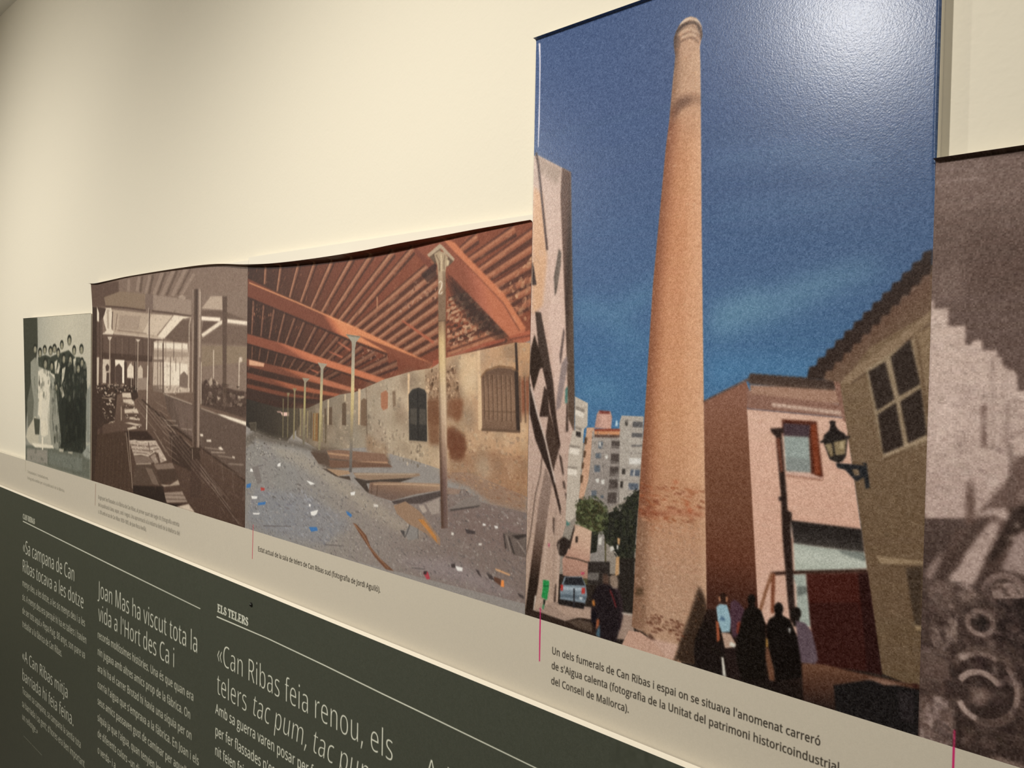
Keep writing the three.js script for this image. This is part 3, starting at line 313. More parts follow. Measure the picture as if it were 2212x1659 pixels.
// ---------- the sepia print of the looms ----------
function paintLooms() {
  const g = sheetCanvas(1238, 770, '#6b5a4e');
  grad(g, [0, 0, 1238, 0, 1238, 770, 0, 770], [0, 0, 0, 770], '#7a685c', '#7a695d', '#6d5b4f', '#57463c', '#4c3b32');
  soft(g, 4, (g) => { poly(g, '#5d4b41', [0,9,281,19,283,109,18,105]); });
  soft(g, 1.8, (g) => {
    poly(g, '#8b796c', [454,12,436,62,462,65,480,15], [546,11,510,73,534,76,569,15], [646,9,579,77,605,82,671,14], [731,6,644,83,670,89,756,13], [825,5,725,88,749,94,847,12], [887,26,799,86,817,92,905,32], [364,15,358,59,382,61,388,17]); poly(g, '#66554a', [483,13,468,66,487,68,502,15], [576,11,544,76,562,78,594,13], [676,10,614,82,630,85,693,14], [766,9,684,87,700,91,782,12], [864,10,769,88,782,92,876,14]);
    poly(g, '#82705f', [292,56,519,75,520,129,154,104,139,71]); poly(g, '#8f7e71', [586,81,877,110,878,158,587,134]); poly(g, '#75645a', [522,74,586,81,584,134,523,129]); poly(g, '#9b8a7c', [781,97,808,89,840,100,830,108]); poly(g, '#54433a', [154,108,351,120,525,135,527,129,352,114,155,102], [575,137,721,148,878,162,879,157,722,143,576,132]);
    poly(g, '#a99887', [211,118,581,145,885,162,818,168,667,229,432,218,230,208]); poly(g, '#bdad9b', [581,145,747,155,625,218,498,210]); poly(g, '#d3c6b4', [752,153,868,163,813,168,677,229,625,222]); poly(g, '#7d6c5f', [745,153,618,217,623,219,750,154], [269,197,533,212,533,209,270,194], [265,136,249,195,256,196,272,136]); g.globalAlpha = 0.5; poly(g, '#8f7e70', [291,141,482,150,462,198,281,192]); g.globalAlpha = 1; poly(g, '#bcac9b', [241,209,431,218,667,232,668,228,432,214,242,205]);
    poly(g, '#67564b', [818,168,868,173,886,237,785,246,686,225]); poly(g, '#5f4e44', [119,209,379,218,663,231,602,243,584,290,121,286]); poly(g, '#4b3b32', [120,277,583,287,584,306,121,303]); poly(g, '#cdc0ae', [151,111,211,113,221,139,215,191,236,199,227,211,122,208,164,195,142,168,130,146]); poly(g, '#a99a8a', [165,116,188,117,190,190,172,186]); poly(g, '#54443b', [221,126,214,186,222,186,229,127]);
    poly(g, '#b3a393', [592,239,621,234,853,244,865,303,867,398,680,409,586,389,584,306]); poly(g, '#d3c7b6', [594,241,853,246,854,264,593,259], [678,305,855,310,856,376,680,382]); poly(g, '#9a8a7b', [588,265,858,273,858,288,588,290]); poly(g, '#6d5d51', [669,236,671,406,677,405,675,236], [725,289,726,396,731,396,731,289], [766,289,767,334,771,334,770,289], [797,304,797,386,801,386,801,304], [624,298,626,392,631,392,629,298], [648,298,648,391,653,391,653,298]); poly(g, '#75655a', [801,382,802,345,830,333,860,347,856,388]); poly(g, '#77675b', [588,298,678,297,678,305,589,306], [585,385,680,382,680,407,595,405]);
    poly(g, '#bfb1a0', [131,301,206,302,207,391,120,391]); poly(g, '#dbd0be', [251,302,340,303,342,387,320,385,319,335,289,316,255,328]); poly(g, '#51423a', [255,328,289,316,319,331,320,385,256,385], [273,361,306,352,318,394,268,395], [157,329,175,318,198,328,187,346,163,346], [169,351,210,350,205,391,164,392]); poly(g, '#cfc2b0', [365,334,392,313,423,325,424,366,366,365]); poly(g, '#b9aa99', [457,332,485,318,504,331,504,364,457,365]); poly(g, '#4a3b33', [366,367,424,366,425,403,367,405], [428,308,454,308,456,406,430,407], [338,309,362,309,364,405,340,406], [209,302,249,302,251,390,211,391]); poly(g, '#8d7d70', [460,365,546,359,547,402,461,405]);
    poly(g, '#a39384', [193,218,194,398,205,397,203,218], [457,231,454,414,462,414,465,231]); poly(g, '#c3b5a5', [547,124,545,363,550,362,551,124], [173,218,222,219,204,231,190,231], [437,228,483,231,468,237,453,237]); poly(g, '#54443b', [552,128,552,386,560,386,560,128], [664,243,669,410,677,409,671,243]); poly(g, '#d6cab9', [543,319,539,403,536,539,544,538,547,402,551,319]); poly(g, '#6a5a4e', [589,243,582,401,589,401,596,243]);
    poly(g, '#3f3129', [19,103,64,106,75,286,80,588,45,824,20,828]); poly(g, '#d0c4b2', [66,104,94,136,100,163,67,157]); poly(g, '#4a3a32', [87,107,120,110,133,584,102,587], [69,104,159,114,128,150,94,132], [108,110,147,116,118,154]); poly(g, '#7d6c5f', [106,154,115,550,121,550,112,154]); poly(g, '#594940', [65,162,94,162,97,304,68,304]); poly(g, '#b9ab9a', [67,295,92,295,87,401,69,402]);
    poly(g, '#41332b', [37,403,446,390,467,430,415,448,340,418,274,429,253,524,138,549,77,571,39,510]); 
  });
  specks(g, [62,393,466,389,446,418,318,419,229,440,75,437], 130, ['#b5a594', '#2f2620', '#8d7c6e'], 14, 6, 0, 0.8); specks(g, [123,435,251,426,254,537,137,544], 60, ['#c5b7a5', '#3a2d26', '#998979'], 16, 5, 0.1, 0.8);
  soft(g, 1.8, (g) => {
    poly(g, '#c0b19f', [320,421,399,417,407,436,324,436], [327,444,407,439,434,452,405,459,335,454], [343,479,455,470,473,486,406,488,347,493], [353,508,411,502,484,504,479,510,396,511], [344,527,396,522,469,523,504,523,459,530], [370,544,448,531,459,540,375,550]); poly(g, '#54443a', [321,467,416,463,447,471,319,478], [331,496,468,489,479,498,342,506]); poly(g, '#9a8a7a', [309,470,310,521,319,520,318,470], [329,454,435,463,438,460,331,451], [123,448,251,449,252,446,124,445], [197,538,255,528,252,525,195,535]);
    poly(g, '#49392f', [80,588,343,556,408,614,422,761,33,826]); poly(g, '#3a2c25', [343,556,540,543,618,569,386,587]);
    poly(g, '#a8988a', [386,587,490,579,618,569,656,593,708,627,657,640,638,610,590,606,561,623,430,633]); poly(g, '#67574c', [392,602,560,597,638,584,637,581,561,593,392,599], [397,616,571,610,648,595,646,592,571,606,398,613], [552,578,567,613,574,612,559,577], [408,628,551,621,552,618,409,625]); poly(g, '#c5b7a6', [430,636,491,628,557,628,612,608,607,605,555,624,491,624,429,633], [387,591,438,584,500,587,561,579,614,573,613,569,560,575,501,583,440,580,386,587]); poly(g, '#75655a', [430,637,561,627,600,645,451,664]); poly(g, '#8f7f72', [571,628,609,613,643,641,610,648]); poly(g, '#a99a8a', [451,666,581,652,581,648,451,663]); poly(g, '#55463c', [441,669,591,654,663,713,421,741]); for (let i = 0; i < 5; i++) poly(g, '#8a796c', [555,668,619,718,623,717,559,667].map((v, k) => v + (k % 2 ? 0 : i * 11 - 20))); poly(g, '#7b6a5e', [601,651,749,631,767,648,630,666]); poly(g, '#4b3c33', [620,667,767,648,802,678,668,709]); poly(g, '#a09080', [659,712,732,705,794,681,807,696,687,716]); poly(g, '#8f7f72', [678,737,825,715,864,744,711,766]); poly(g, '#5b4b41', [687,744,846,727,847,724,687,742], [697,757,855,739,855,736,697,754]); poly(g, '#bcad9c', [769,773,872,749,923,772,830,774]); poly(g, '#2f241e', [421,743,678,717,706,768,830,755,778,771,593,775,432,770]);
    poly(g, '#8a7a6c', [377,546,418,754,425,753,383,545], [356,560,397,698,402,697,362,559]); poly(g, '#8f7f71', [597,539,720,607,723,606,600,538], [671,499,901,573,903,571,675,498], [466,475,616,538,619,537,469,474], [616,549,697,601,700,600,619,548]);
    poly(g, '#5d4e45', [680,411,891,436,1244,475,1248,629,1120,602,942,561,773,511,709,466]); g.globalAlpha = 0.6; poly(g, '#6f5f55', [753,425,899,441,901,536,808,516]); g.globalAlpha = 1; poly(g, '#d6cab9', [1054,455,1095,455,1243,468,1243,479,1132,467]); poly(g, '#a29384', [679,412,889,436,892,433,682,408], [951,445,1056,457,1058,454,953,442]); poly(g, '#3f3129', [493,438,679,500,940,563,1118,607,1246,641,1251,637,1123,603,945,559,686,496,502,435], [584,466,891,549,895,546,590,463]);
    for (let i = 0; i < 7; i++) poly(g, i % 2 ? '#85756a' : '#3c2e27', [717,473,942,576,1142,675,1145,674,944,575,720,472].map((v, k) => v + (k % 2 ? i * 18 : i * 26 - 70)));
    poly(g, '#42342c', [719,530,808,539,894,576,895,646,749,631]); poly(g, '#75655a', [745,604,744,547,765,543,800,540,800,539,764,541,741,548,742,605]); poly(g, '#d9cdbd', [946,523,966,522,970,529,951,530], [990,538,1021,535,1023,541,994,543], [1067,555,1086,551,1103,559,1086,561], [1159,572,1174,574,1172,578,1156,578]); poly(g, '#a99a8b', [1022,574,1112,568,1112,565,1022,571], [1134,598,1226,592,1227,590,1135,596], [812,517,892,515,893,513,812,515], [682,497,772,495,773,493,682,495], [701,513,790,509,790,507,701,511], [1067,580,1170,578,1170,576,1068,578], [982,563,1089,561,1090,559,983,561]); poly(g, '#6f5f54', [943,647,1099,703,1102,702,946,646], [1006,594,1234,630,1235,628,1007,593], [983,654,1061,677,1063,675,986,652], [1085,730,1115,743,1117,742,1087,728], [1136,678,1228,694,1229,693,1137,677], [1159,747,1223,765,1224,764,1161,746]);
  });
  // right bay and iron posts
  soft(g, 1.8, (g) => {
    poly(g, '#7b6a5e', [932,100,1246,113,1253,397,939,388]); poly(g, '#a69585', [948,138,1011,103,1083,106,1088,147]); poly(g, '#66554a', [945,144,1088,148,1244,182,1244,184,946,163]); poly(g, '#dacdbc', [948,162,1074,169,1074,178,1059,180,948,174]); poly(g, '#d3c6b5', [1118,174,1248,184,1248,195,1118,185]); poly(g, '#5f4e44', [962,176,1070,181,951,212]); poly(g, '#cfc2b0', [949,217,1059,182,1085,177,1085,188,959,226]); poly(g, '#6c5b50', [951,233,1089,189,1248,200,1249,252,952,244]); poly(g, '#80705f', [952,251,1249,255,1250,298,953,316]); poly(g, '#4d3e36', [950,366,1017,350,1093,372,1166,380,1252,384,1254,460,1095,445,956,434]); poly(g, '#bfb09f', [1029,265,1031,350,1036,350,1035,265], [1190,292,1190,376,1195,376,1196,292], [1192,285,1213,285,1210,298,1195,300]);
    poly(g, '#a89888', [1001,358,1023,346,1029,367,1010,375], [1048,356,1070,363,1055,370], [1056,402,1083,407,1064,415], [1187,396,1229,396,1222,401,1187,404]);
    poly(g, '#59493f', [1086,107,1115,108,1116,255,1116,416,1106,444,1094,417]); grad(g, [883,76,950,79,948,244,944,460,943,605,950,720,889,728,894,573,900,426,898,208], [888,317,949,317], '#8b7a6d', '#55453b', '#493a32', '#9c8b7d', '#6b5b50'); poly(g, '#b5a595', [938,86,939,287,943,287,942,86], [890,171,888,397,892,397,893,171]); poly(g, '#4b3b33', [890,584,943,579,962,718,880,729]); poly(g, '#b9aa9a', [872,163,862,185,864,398,869,398,867,185,877,164]);
  });
  soft(g, 1.2, (g) => {
    for (let i = 0; i < 26; i++) { g.globalAlpha = 0.28; poly(g, i % 2 ? '#86766a' : '#403129', [715,419,725,476,730,476,719,419].map((v, k) => v + (k % 2 ? i * 15.5 : i * 34))); }
    for (let i = 0; i < 13; i++) { g.globalAlpha = 0.45; poly(g, i % 3 ? '#85756a' : '#35271f', [455,443,682,545,960,672,962,671,685,544,459,442].map((v, k) => v + (k % 2 ? i * 3 : i * 17))); }
    g.globalAlpha = 0.6; for (let i = 0; i < 8; i++) poly(g, '#8f7f72', [614,440,699,459,701,457,617,438].map((v, k) => v + (k % 2 ? i * 24 : i * 14))); g.globalAlpha = 0.4; for (let i = 0; i < 12; i++) poly(g, i % 2 ? '#7d6c5f' : '#43352c', [127,220,128,286,137,286,136,220].map((v, k) => v + (k % 2 ? i * 1.4 : i * 62))); g.globalAlpha = 0.12; for (let i = 0; i < 9; i++) poly(g, '#6d5c50', [97,596,76,776,86,775,107,595].map((v, k) => v + (k % 2 ? 0 : i * 38))); g.globalAlpha = 1;
    poly(g, '#c5b7a6', [699,291,701,397,705,397,703,291], [744,293,746,391,750,391,748,293], [814,298,815,337,819,337,818,298], [949,302,950,431,954,431,953,302], [402,309,402,399,406,399,406,309], [442,308,442,406,446,406,446,308]); poly(g, '#43352c', [881,570,947,565,952,571,943,579,953,600,882,607,889,584]); poly(g, '#8d7d70', [892,573,894,606,898,605,896,573]);
  });
  specks(g, [392,588,618,571,703,627,657,640,430,635], 90, ['#d0c3b2', '#6b5b50', '#8f8072'], 13, 4, 0.1, 0.6); specks(g, [318,419,404,416,505,537,370,550], 70, ['#d6cab9', '#4b3c33', '#8f8072'], 12, 4, 0, 0.7); specks(g, [585,385,873,383,873,405,680,413], 60, ['#cfc2b0', '#6d5d51', '#8f8072'], 8, 8, 0, 0.6);
  specks(g, [954,352,1242,371,1243,430,956,431], 90, ['#8d7d70', '#3a2d26', '#6f5f54'], 12, 8, 0, 0.6);
  specks(g, [0, 0, 1238, 0, 1238, 770, 0, 770], 1300, ['#8a786b', '#54443a', '#6f5e52'], 9, 6, 0, 0.18);
  finish(g, 1.1, 13, 2, 1.14, 100); return g;
}

// ---------- the grey group portrait ----------
function paintPortrait() {
  const g = sheetCanvas(689, 517, '#a8a595');
  grad(g, [0, 0, 689, 0, 689, 517, 0, 517], [80, 0, 640, 40], '#8d8b80', '#a4a193', '#b2ad9c', '#b9b3a1', '#b4ae9d');
  soft(g, 3, (g) => {
    poly(g, '#3f4036', [-69,-3,164,2,171,102,143,184,103,244,63,304,44,373,31,472,-62,484]); poly(g, '#66665a', [103,219,176,225,159,341,65,410,50,305]);
    poly(g, '#84857b', [653,248,718,202,722,403,656,405]); poly(g, '#63655a', [-62,471,722,407,724,532,-61,545]); poly(g, '#8a857a', [52,474,282,459,283,511,53,517]); poly(g, '#8f9187', [609,427,712,400,713,454,641,452]); poly(g, '#6d7066', [301,465,620,456,621,500,302,505]);
  });
  soft(g, 1.6, (g) => {
    poly(g, '#8a897c', [91,160,142,143,179,159,189,224,169,340,147,421,109,419,131,301,92,219]); poly(g, '#3d4036', [175,143,258,134,308,141,357,133,427,125,461,121,490,117,551,139,594,139,646,153,663,240,638,256,607,316,609,427,421,455,395,328,358,243,309,189,182,175]);
    poly(g, '#2c2f28', [416,156,551,154,657,168,660,240,654,277,653,423,620,441,421,447,395,289]); poly(g, '#232620', [464,278,638,263,640,388,467,424]); poly(g, '#c9c2b0', [176,192,221,183,284,190,352,200,358,220,310,245,298,293,284,334,288,406,250,417,212,416,198,339,177,282]); poly(g, '#cfc7b3', [190,270,222,264,217,338,205,355,178,344], [211,363,268,359,285,402,250,415,212,412]); poly(g, '#8b8a7d', [309,197,352,212,340,236,371,259,395,328,420,396,421,427,386,450,325,443,300,373,305,293]); poly(g, '#b5ae9b', [58,402,145,350,185,372,186,442,276,439,325,447,147,462,79,451,38,433]); poly(g, '#d5cdb9', [107,449,338,438,350,449,147,462], [218,419,238,418,236,463,223,464]); poly(g, '#4a4b40', [130,359,198,359,192,413,146,416]); poly(g, '#c0b9a6', [351,157,381,149,369,188,381,180,393,156,410,172,393,195,358,196], [428,179,462,171,446,210,423,233], [534,147,559,139,562,184,546,184]); poly(g, '#a9a392', [406,242,429,233,453,267,430,276], [397,445,450,441,444,453,404,454], [490,447,534,443,534,450,490,452]);
  });
  for (const e of [[164,112,161,120,153,125,142,128,131,126,122,120,119,112,122,104,130,98,141,96,153,98,161,104], [220,126,217,135,209,141,197,143,186,141,177,135,174,126,177,118,185,111,197,109,208,111,217,118], [269,116,267,124,259,130,248,132,237,130,229,124,226,116,229,108,237,102,248,100,258,102,266,108], [332,120,329,128,321,134,311,136,299,134,291,128,288,120,291,111,299,105,310,103,321,105,329,111], [372,112,369,119,361,125,350,127,340,125,331,120,328,112,331,104,339,98,350,96,361,98,369,104], [407,125,405,133,398,139,389,142,379,139,372,133,370,125,372,117,379,111,388,109,398,111,405,117], [442,100,439,108,433,113,423,115,414,113,407,108,405,100,407,92,414,86,423,84,432,87,439,92], [517,85,514,94,507,100,497,102,487,100,480,94,477,85,479,76,487,70,497,67,507,70,514,76], [561,117,559,125,552,130,543,133,534,131,527,125,524,117,526,109,533,103,542,101,552,103,559,109], [628,113,626,121,619,127,609,129,600,127,593,121,590,113,592,105,599,99,609,97,618,99,625,105], [281,162,278,172,269,179,257,182,244,180,235,173,231,162,234,152,243,145,256,142,269,145,278,152], [343,169,340,177,333,183,324,185,314,183,306,177,304,169,306,161,313,155,323,153,333,155,340,161], [463,144,461,152,454,159,445,161,436,159,429,153,426,144,429,136,435,130,444,127,454,129,460,136], [527,147,524,157,517,164,507,166,497,164,490,157,487,148,489,138,497,131,507,128,517,131,524,138], [601,172,598,180,591,186,582,189,572,187,565,181,562,173,565,165,572,158,581,156,591,158,598,164], [632,153,630,161,624,166,615,168,607,166,601,161,598,154,600,146,606,141,615,139,623,141,629,146], [387,238,385,246,379,252,371,254,362,252,356,247,354,240,356,232,362,226,370,224,378,226,385,231]]) {
    const cx = (e[0] + e[12]) / 2, cy = (e[7] + e[19]) / 2, rx = (e[0] - e[12]) / 2, ry = (e[7] - e[19]) / 2;
    soft(g, 1.2, (g) => { g.fillStyle = '#2b2c25'; g.beginPath(); g.ellipse(cx, cy, rx, ry, 0, 0, 7); g.fill(); g.fillStyle = '#8f8a77'; g.beginPath(); g.ellipse(cx, cy + ry * 0.24, rx * 0.7, ry * 0.72, 0, 0, 7); g.fill(); g.fillStyle = '#68664f'; g.fillRect(cx - rx * 0.5, cy + ry * 0.05, rx * 0.35, 3); g.fillRect(cx + rx * 0.15, cy + ry * 0.05, rx * 0.35, 3); g.fillRect(cx - rx * 0.25, cy + ry * 0.6, rx * 0.5, 3); g.fillStyle = '#a8a08b'; g.fillRect(cx - rx * 0.1, cy + ry * 0.05, rx * 0.25, ry * 0.35); });
  }
  specks(g, [102,143,656,138,659,277,145,300], 150, ['#6d6d60', '#2b2d26', '#8d8a7b', '#3a3c33'], 11, 14, 0, 0.5); specks(g, [182,192,345,188,300,409,199,417], 40, ['#9a9483', '#d5cdba', '#8d8877'], 7, 20, 0, 0.35); specks(g, [310,253,657,182,662,423,350,449], 130, ['#45473c', '#1d201b', '#383a31'], 14, 22, 0, 0.4); specks(g, [10,473,712,415,714,512,11,521], 120, ['#7b7d72', '#4d5046'], 14, 8, 0, 0.4);
  finish(g, 1.5, 13, 2, 1.08, 110); return g;
}

// ---------- the brown print of the old machinery ----------
function paintMachinery() {
  const g = sheetCanvas(1041, 1114, '#5f4c45');
  grad(g, [0, 0, 1041, 0, 1041, 1114, 0, 1114], [0, 0, 0, 1114], '#6e5a52', '#66534b', '#604d46', '#5d4a43', '#4a3a34', '#3a2b27', '#382925');
  soft(g, 8, (g) => { g.globalAlpha = 0.5; poly(g, '#7d6861', [-2,2,152,16,155,100,1,107], [4,216,57,202,60,276,6,274]); poly(g, '#544139', [56,148,162,152,166,266,59,255]); g.globalAlpha = 1; });
  soft(g, 3, (g) => { poly(g, '#8d7a73', [-1,45,40,45,92,48,92,52,40,50,-1,50]); poly(g, '#4b3b34', [-6,-2,158,4,164,14,-6,6]); poly(g, '#7a6760', [-2,17,85,26,85,33,-2,25]); });
  const light = [-8,273,6,270,6,287,32,287,33,320,63,320,64,354,72,358,79,347,92,347,93,366,117,366,118,378,126,380,127,392,133,395,135,402,144,400,151,410,153,439,171,438,189,461,195,662,1,690];
  soft(g, 2, (g) => grad(g, light, [60,290,71,644], '#c0aba0', '#c4aea3', '#c3ada3', '#bba59b', '#b59e95'));
  soft(g, 7, (g) => { g.globalAlpha = 0.6; poly(g, '#a8938a', [104,371,117,378,115,413,105,406], [58,432,77,438,78,467,59,467]); poly(g, '#cdb8ad', [8,452,52,468,55,557,7,561]); g.globalAlpha = 1; poly(g, '#957f76', [72,536,71,541,69,544,65,546,61,545,59,542,57,537,58,532,61,529,64,527,68,528,71,531]); });
  soft(g, 3, (g) => { poly(g, '#6f5850', [94,466,103,464,106,544,98,550]); poly(g, '#78625a', [136,460,138,546,142,546,140,460], [138,460,189,456,189,453,138,457], [139,487,190,483,190,480,139,484], [142,523,167,508,191,496,190,493,166,505,141,520], [149,460,150,484,153,483,152,460]); poly(g, '#8f7a71', [109,375,115,541,118,541,112,375], [128,402,132,533,134,533,130,402]); });
  specks(g, light, 300, ['#a8938a', '#d0bcb1', '#b29c92'], 14, 10, 0, 0.35);
  soft(g, 3.5, (g) => {
    grad(g, [-6,809,12,794,29,769,58,704,90,696,97,662,144,596,155,556,198,545,206,841,-3,888], [74,669,79,833], '#6a554d', '#4d3b34', '#3d2e29'); poly(g, '#8f7a72', [5,796,18,771,39,745,26,784,12,817]); poly(g, '#b09a91', [45,799,64,773,76,745,95,713,117,679,130,677,128,704,110,747,104,770,88,809,65,814]); poly(g, '#bba59c', [91,674,113,655,139,653,152,669,140,674,120,666,101,671]); poly(g, '#4a3932', [90,685,107,675,114,678,86,722,60,763,43,785,59,734]); poly(g, '#6b554c', [74,612,82,606,89,634,91,681,78,694,73,687]); poly(g, '#58463f', [143,536,149,676,153,676,147,535]); poly(g, '#9c8780', [136,764,159,699,177,679,180,770,161,766]); poly(g, '#7f6a62', [157,615,181,612,182,647,164,639]); poly(g, '#33251f', [152,651,176,637,183,678,159,696,141,727,126,751,110,754,131,704]); poly(g, '#cbb6ab', [147,701,155,700,156,705,147,707], [157,677,162,676,162,683,158,684]);
    grad(g, [-6,813,44,799,95,815,124,780,149,772,205,779,214,1102,4,1123], [45,840,151,1067], '#4f3f38', '#3c2d28', '#30231f', '#382a25'); poly(g, '#6a574f', [9,825,30,802,54,809,59,834,38,849,17,846]); poly(g, '#8b766d', [63,821,91,805,99,818,76,837], [33,848,62,844,59,852,35,857]);
  });
  const ring = (e, w, colour, a0, a1) => { const cx = (e[0] + e[12]) / 2, cy = (e[7] + e[19]) / 2; g.strokeStyle = colour; g.lineWidth = w; g.beginPath(); g.ellipse(cx, cy, (e[0] - e[12]) / 2, (e[7] - e[19]) / 2, 0, a0, a1); g.stroke(); };
  soft(g, 3, (g) => {
    ring([126,864,124,876,116,886,106,892,95,891,86,885,83,874,86,862,94,852,104,847,115,847,123,854], 9, '#7b675f', 0, 6.3); ring([125,865,123,876,116,885,106,890,95,890,88,884,84,874,87,863,94,853,104,848,115,849,122,855], 8, '#a08b82', 0.6, 2.6); poly(g, '#1f1613', [119,868,117,875,112,881,105,885,98,884,93,881,91,874,93,867,98,861,105,857,112,858,117,861]); poly(g, '#b09a90', [89,857,97,853,99,860,92,863]); ring([178,808,174,830,162,848,145,857,127,856,114,843,109,823,113,801,125,783,143,774,160,776,173,789], 12, '#75615a', 3.3, 6.2); ring([172,968,166,1003,146,1033,119,1051,90,1051,67,1032,58,1001,65,964,86,934,115,918,143,919,164,938], 14, '#54433c', 0, 6.3); ring([169,973,163,1006,145,1034,119,1051,91,1051,70,1033,62,1003,68,969,88,940,115,925,142,926,161,944], 9, '#8a756c', 5.4, 6.9); ring([148,993,143,1016,130,1036,110,1048,90,1048,75,1037,69,1016,74,993,88,972,108,961,127,962,142,973], 11, '#9b867d', 3.6, 5.6); ring([147,993,143,1016,129,1036,110,1048,91,1048,76,1036,70,1016,74,992,88,972,108,961,127,962,141,974], 11, '#a8938a', 1.7, 2.7); ring([160,972,154,1003,137,1030,114,1045,89,1045,69,1028,62,1000,68,967,85,940,110,926,134,928,152,945], 9, '#7b675f', 3.9, 5.2); poly(g, '#6a564e', [125,1000,123,1009,117,1018,108,1023,99,1023,92,1019,89,1010,91,1000,98,992,107,987,116,987,123,991]); poly(g, '#b9a59b', [101,1003,112,998,113,1005,104,1011]); poly(g, '#c0aba1', [69,938,82,932,84,939,72,947]); poly(g, '#85716a', [117,902,129,898,129,909,119,909], [125,949,135,939,135,955], [35,923,46,922,46,933,37,937]);
    grad(g, [-2,941,53,935,56,960,66,1017,65,1051,58,1120,4,1123], [20,940,28,1107], '#66544c', '#5d4a43', '#4f3e37', '#6d5850', '#5a4740'); poly(g, '#937e76', [57,1113,61,1059,63,1033,66,1032,65,1065,62,1113]); poly(g, '#2b1f1b', [54,965,62,955,70,983,67,1020,58,997]); poly(g, '#8f7b72', [22,883,28,874,33,918,40,920,30,930,20,906]);
    poly(g, '#4b3a33', [79,1069,99,1066,100,1099,84,1108]); poly(g, '#a08a7e', [114,1116,143,1108,196,1109,273,1129,115,1145]); poly(g, '#2a1e1b', [128,823,205,792,208,903,166,921,134,900]);
  });
  specks(g, [2,1036,55,1020,57,1117,4,1119], 120, ['#8f7b73', '#5a4740', '#a5908a'], 13, 11, 0, 0.6); specks(g, [-6,813,186,775,196,1088,3,1115], 420, ['#5d4b44', '#2a1e1b', '#74605a'], 15, 10, 0.4, 0.35); specks(g, [118,796,174,778,175,809,125,820], 50, ['#9a857c', '#6a564e'], 11, 9, 0, 0.7); specks(g, [18,869,66,858,68,924,20,936], 60, ['#8d7970', '#3a2b26'], 10, 12, 0, 0.6);
  poly(g, '#c02a5c', [65,1082,65,1121,68,1120,68,1081]);
  specks(g, [0, 0, 1041, 0, 1041, 1114, 0, 1114], 900, ['#826e66', '#4d3b35'], 10, 7, 0, 0.15);
  specks(g, [0, 0, 1041, 0, 1041, 1114, 0, 1114], 2200, ['#8d7870', '#3a2b26', '#6d5850'], 5, 4, 0, 0.25);
  finish(g, 1.4, 18, 3); return g;
}

// ---------- caption strip and green text panel ----------
const STRIP = '#bfb6a4', INK = '#241f18';
function paintStripLeft() {
  const g = sheetCanvas(2038, 104, STRIP);
  poly(g, '#b3aa95', [715,3,722,2,725,33,718,34]); poly(g, '#a4907f', [1292,5,1297,5,1295,59,1291,60]);
  const o = { heavy: 0.02, alpha: 0.8 };
  text(g, 'Treballadors i treballadores.', [739.6,36.1,191.5,7.7], '#6a6557', o); text(g, 'Fotografia cedida per a la publicació de la fàbrica.', [738.4,54.3,328.7,7.7], '#6a6557', o);
  text(g, 'Enginyant les flassades a la fàbrica de Can Ribas, al primer quart del segle XX (fotografia extreta', [1313.1,40.0,466.2,8.7], '#3d3930', o); text(g, 'de la publicació Llana, vapor, cotó i negoci. Una aproximació a la indústria tèxtil de la Mallorca del', [1313.4,58.2,469.1,8.7], '#3d3930', o); text(g, 's. XIX amb el cas de Can Ribas 1850-1885, de Joan Roca Avellà).', [1313.8,75.9,296.3,8.7], '#3d3930', o);
  finish(g, 0.5, 3, 2); return g;
}
function paintStripMiddle() {
  const g = sheetCanvas(1908, 265, STRIP);
  poly(g, '#b5565f', [134,-27,133,59,131,135,137,134,139,58,140,-27]); text(g, 'Estat actual de la sala de telers de Can Ribas sud (fotografia de Jordi Aguiló).', [185.6,88.9,951.5,21.5], INK, { heavy: 0.022 });
  finish(g, 0.6, 3, 2); return g;
}
function paintStripRight() {
  const g = sheetCanvas(1995, 233, STRIP);
  poly(g, '#c02a66', [59,-32,58,44,59,118,63,117,63,43,63,-32]); poly(g, '#c02a66', [1129,-32,1129,40,1129,82,1133,80,1133,39,1133,-33]);
  text(g, "Un dels fumerals de Can Ribas i espai on se situava l'anomenat carreró", (() => { const a = [105.9,85.2,81.5,19.9], b = [858.8,80.6,13.2,25.5]; return [a[0], a[1], b[0] + b[2] - a[0], a[3]]; })(), INK, { heavy: 0.022 });
  text(g, "de s'Aigua calenta (fotografia de la Unitat del patrimoni historicoindustrial", (() => { const a = [105.6,126.1,82.9,19.9], b = [888.8,111.4,25.3,25.2]; return [a[0], a[1], b[0] + b[2] - a[0], a[3]]; })(), INK, { heavy: 0.022 });
  text(g, 'del Consell de Mallorca).', (() => { const a = [105.3,168.1,84.4,19.9], b = [333.4,167.7,39.0,11.5]; return [a[0], a[1], b[0] + b[2] - a[0], a[3]]; })(), INK, { heavy: 0.022 });
  finish(g, 0.6, 3, 2); return g;
}
const GREEN = '#42453a', PALE = '#d6d6c4', PALE2 = '#c3c2af';
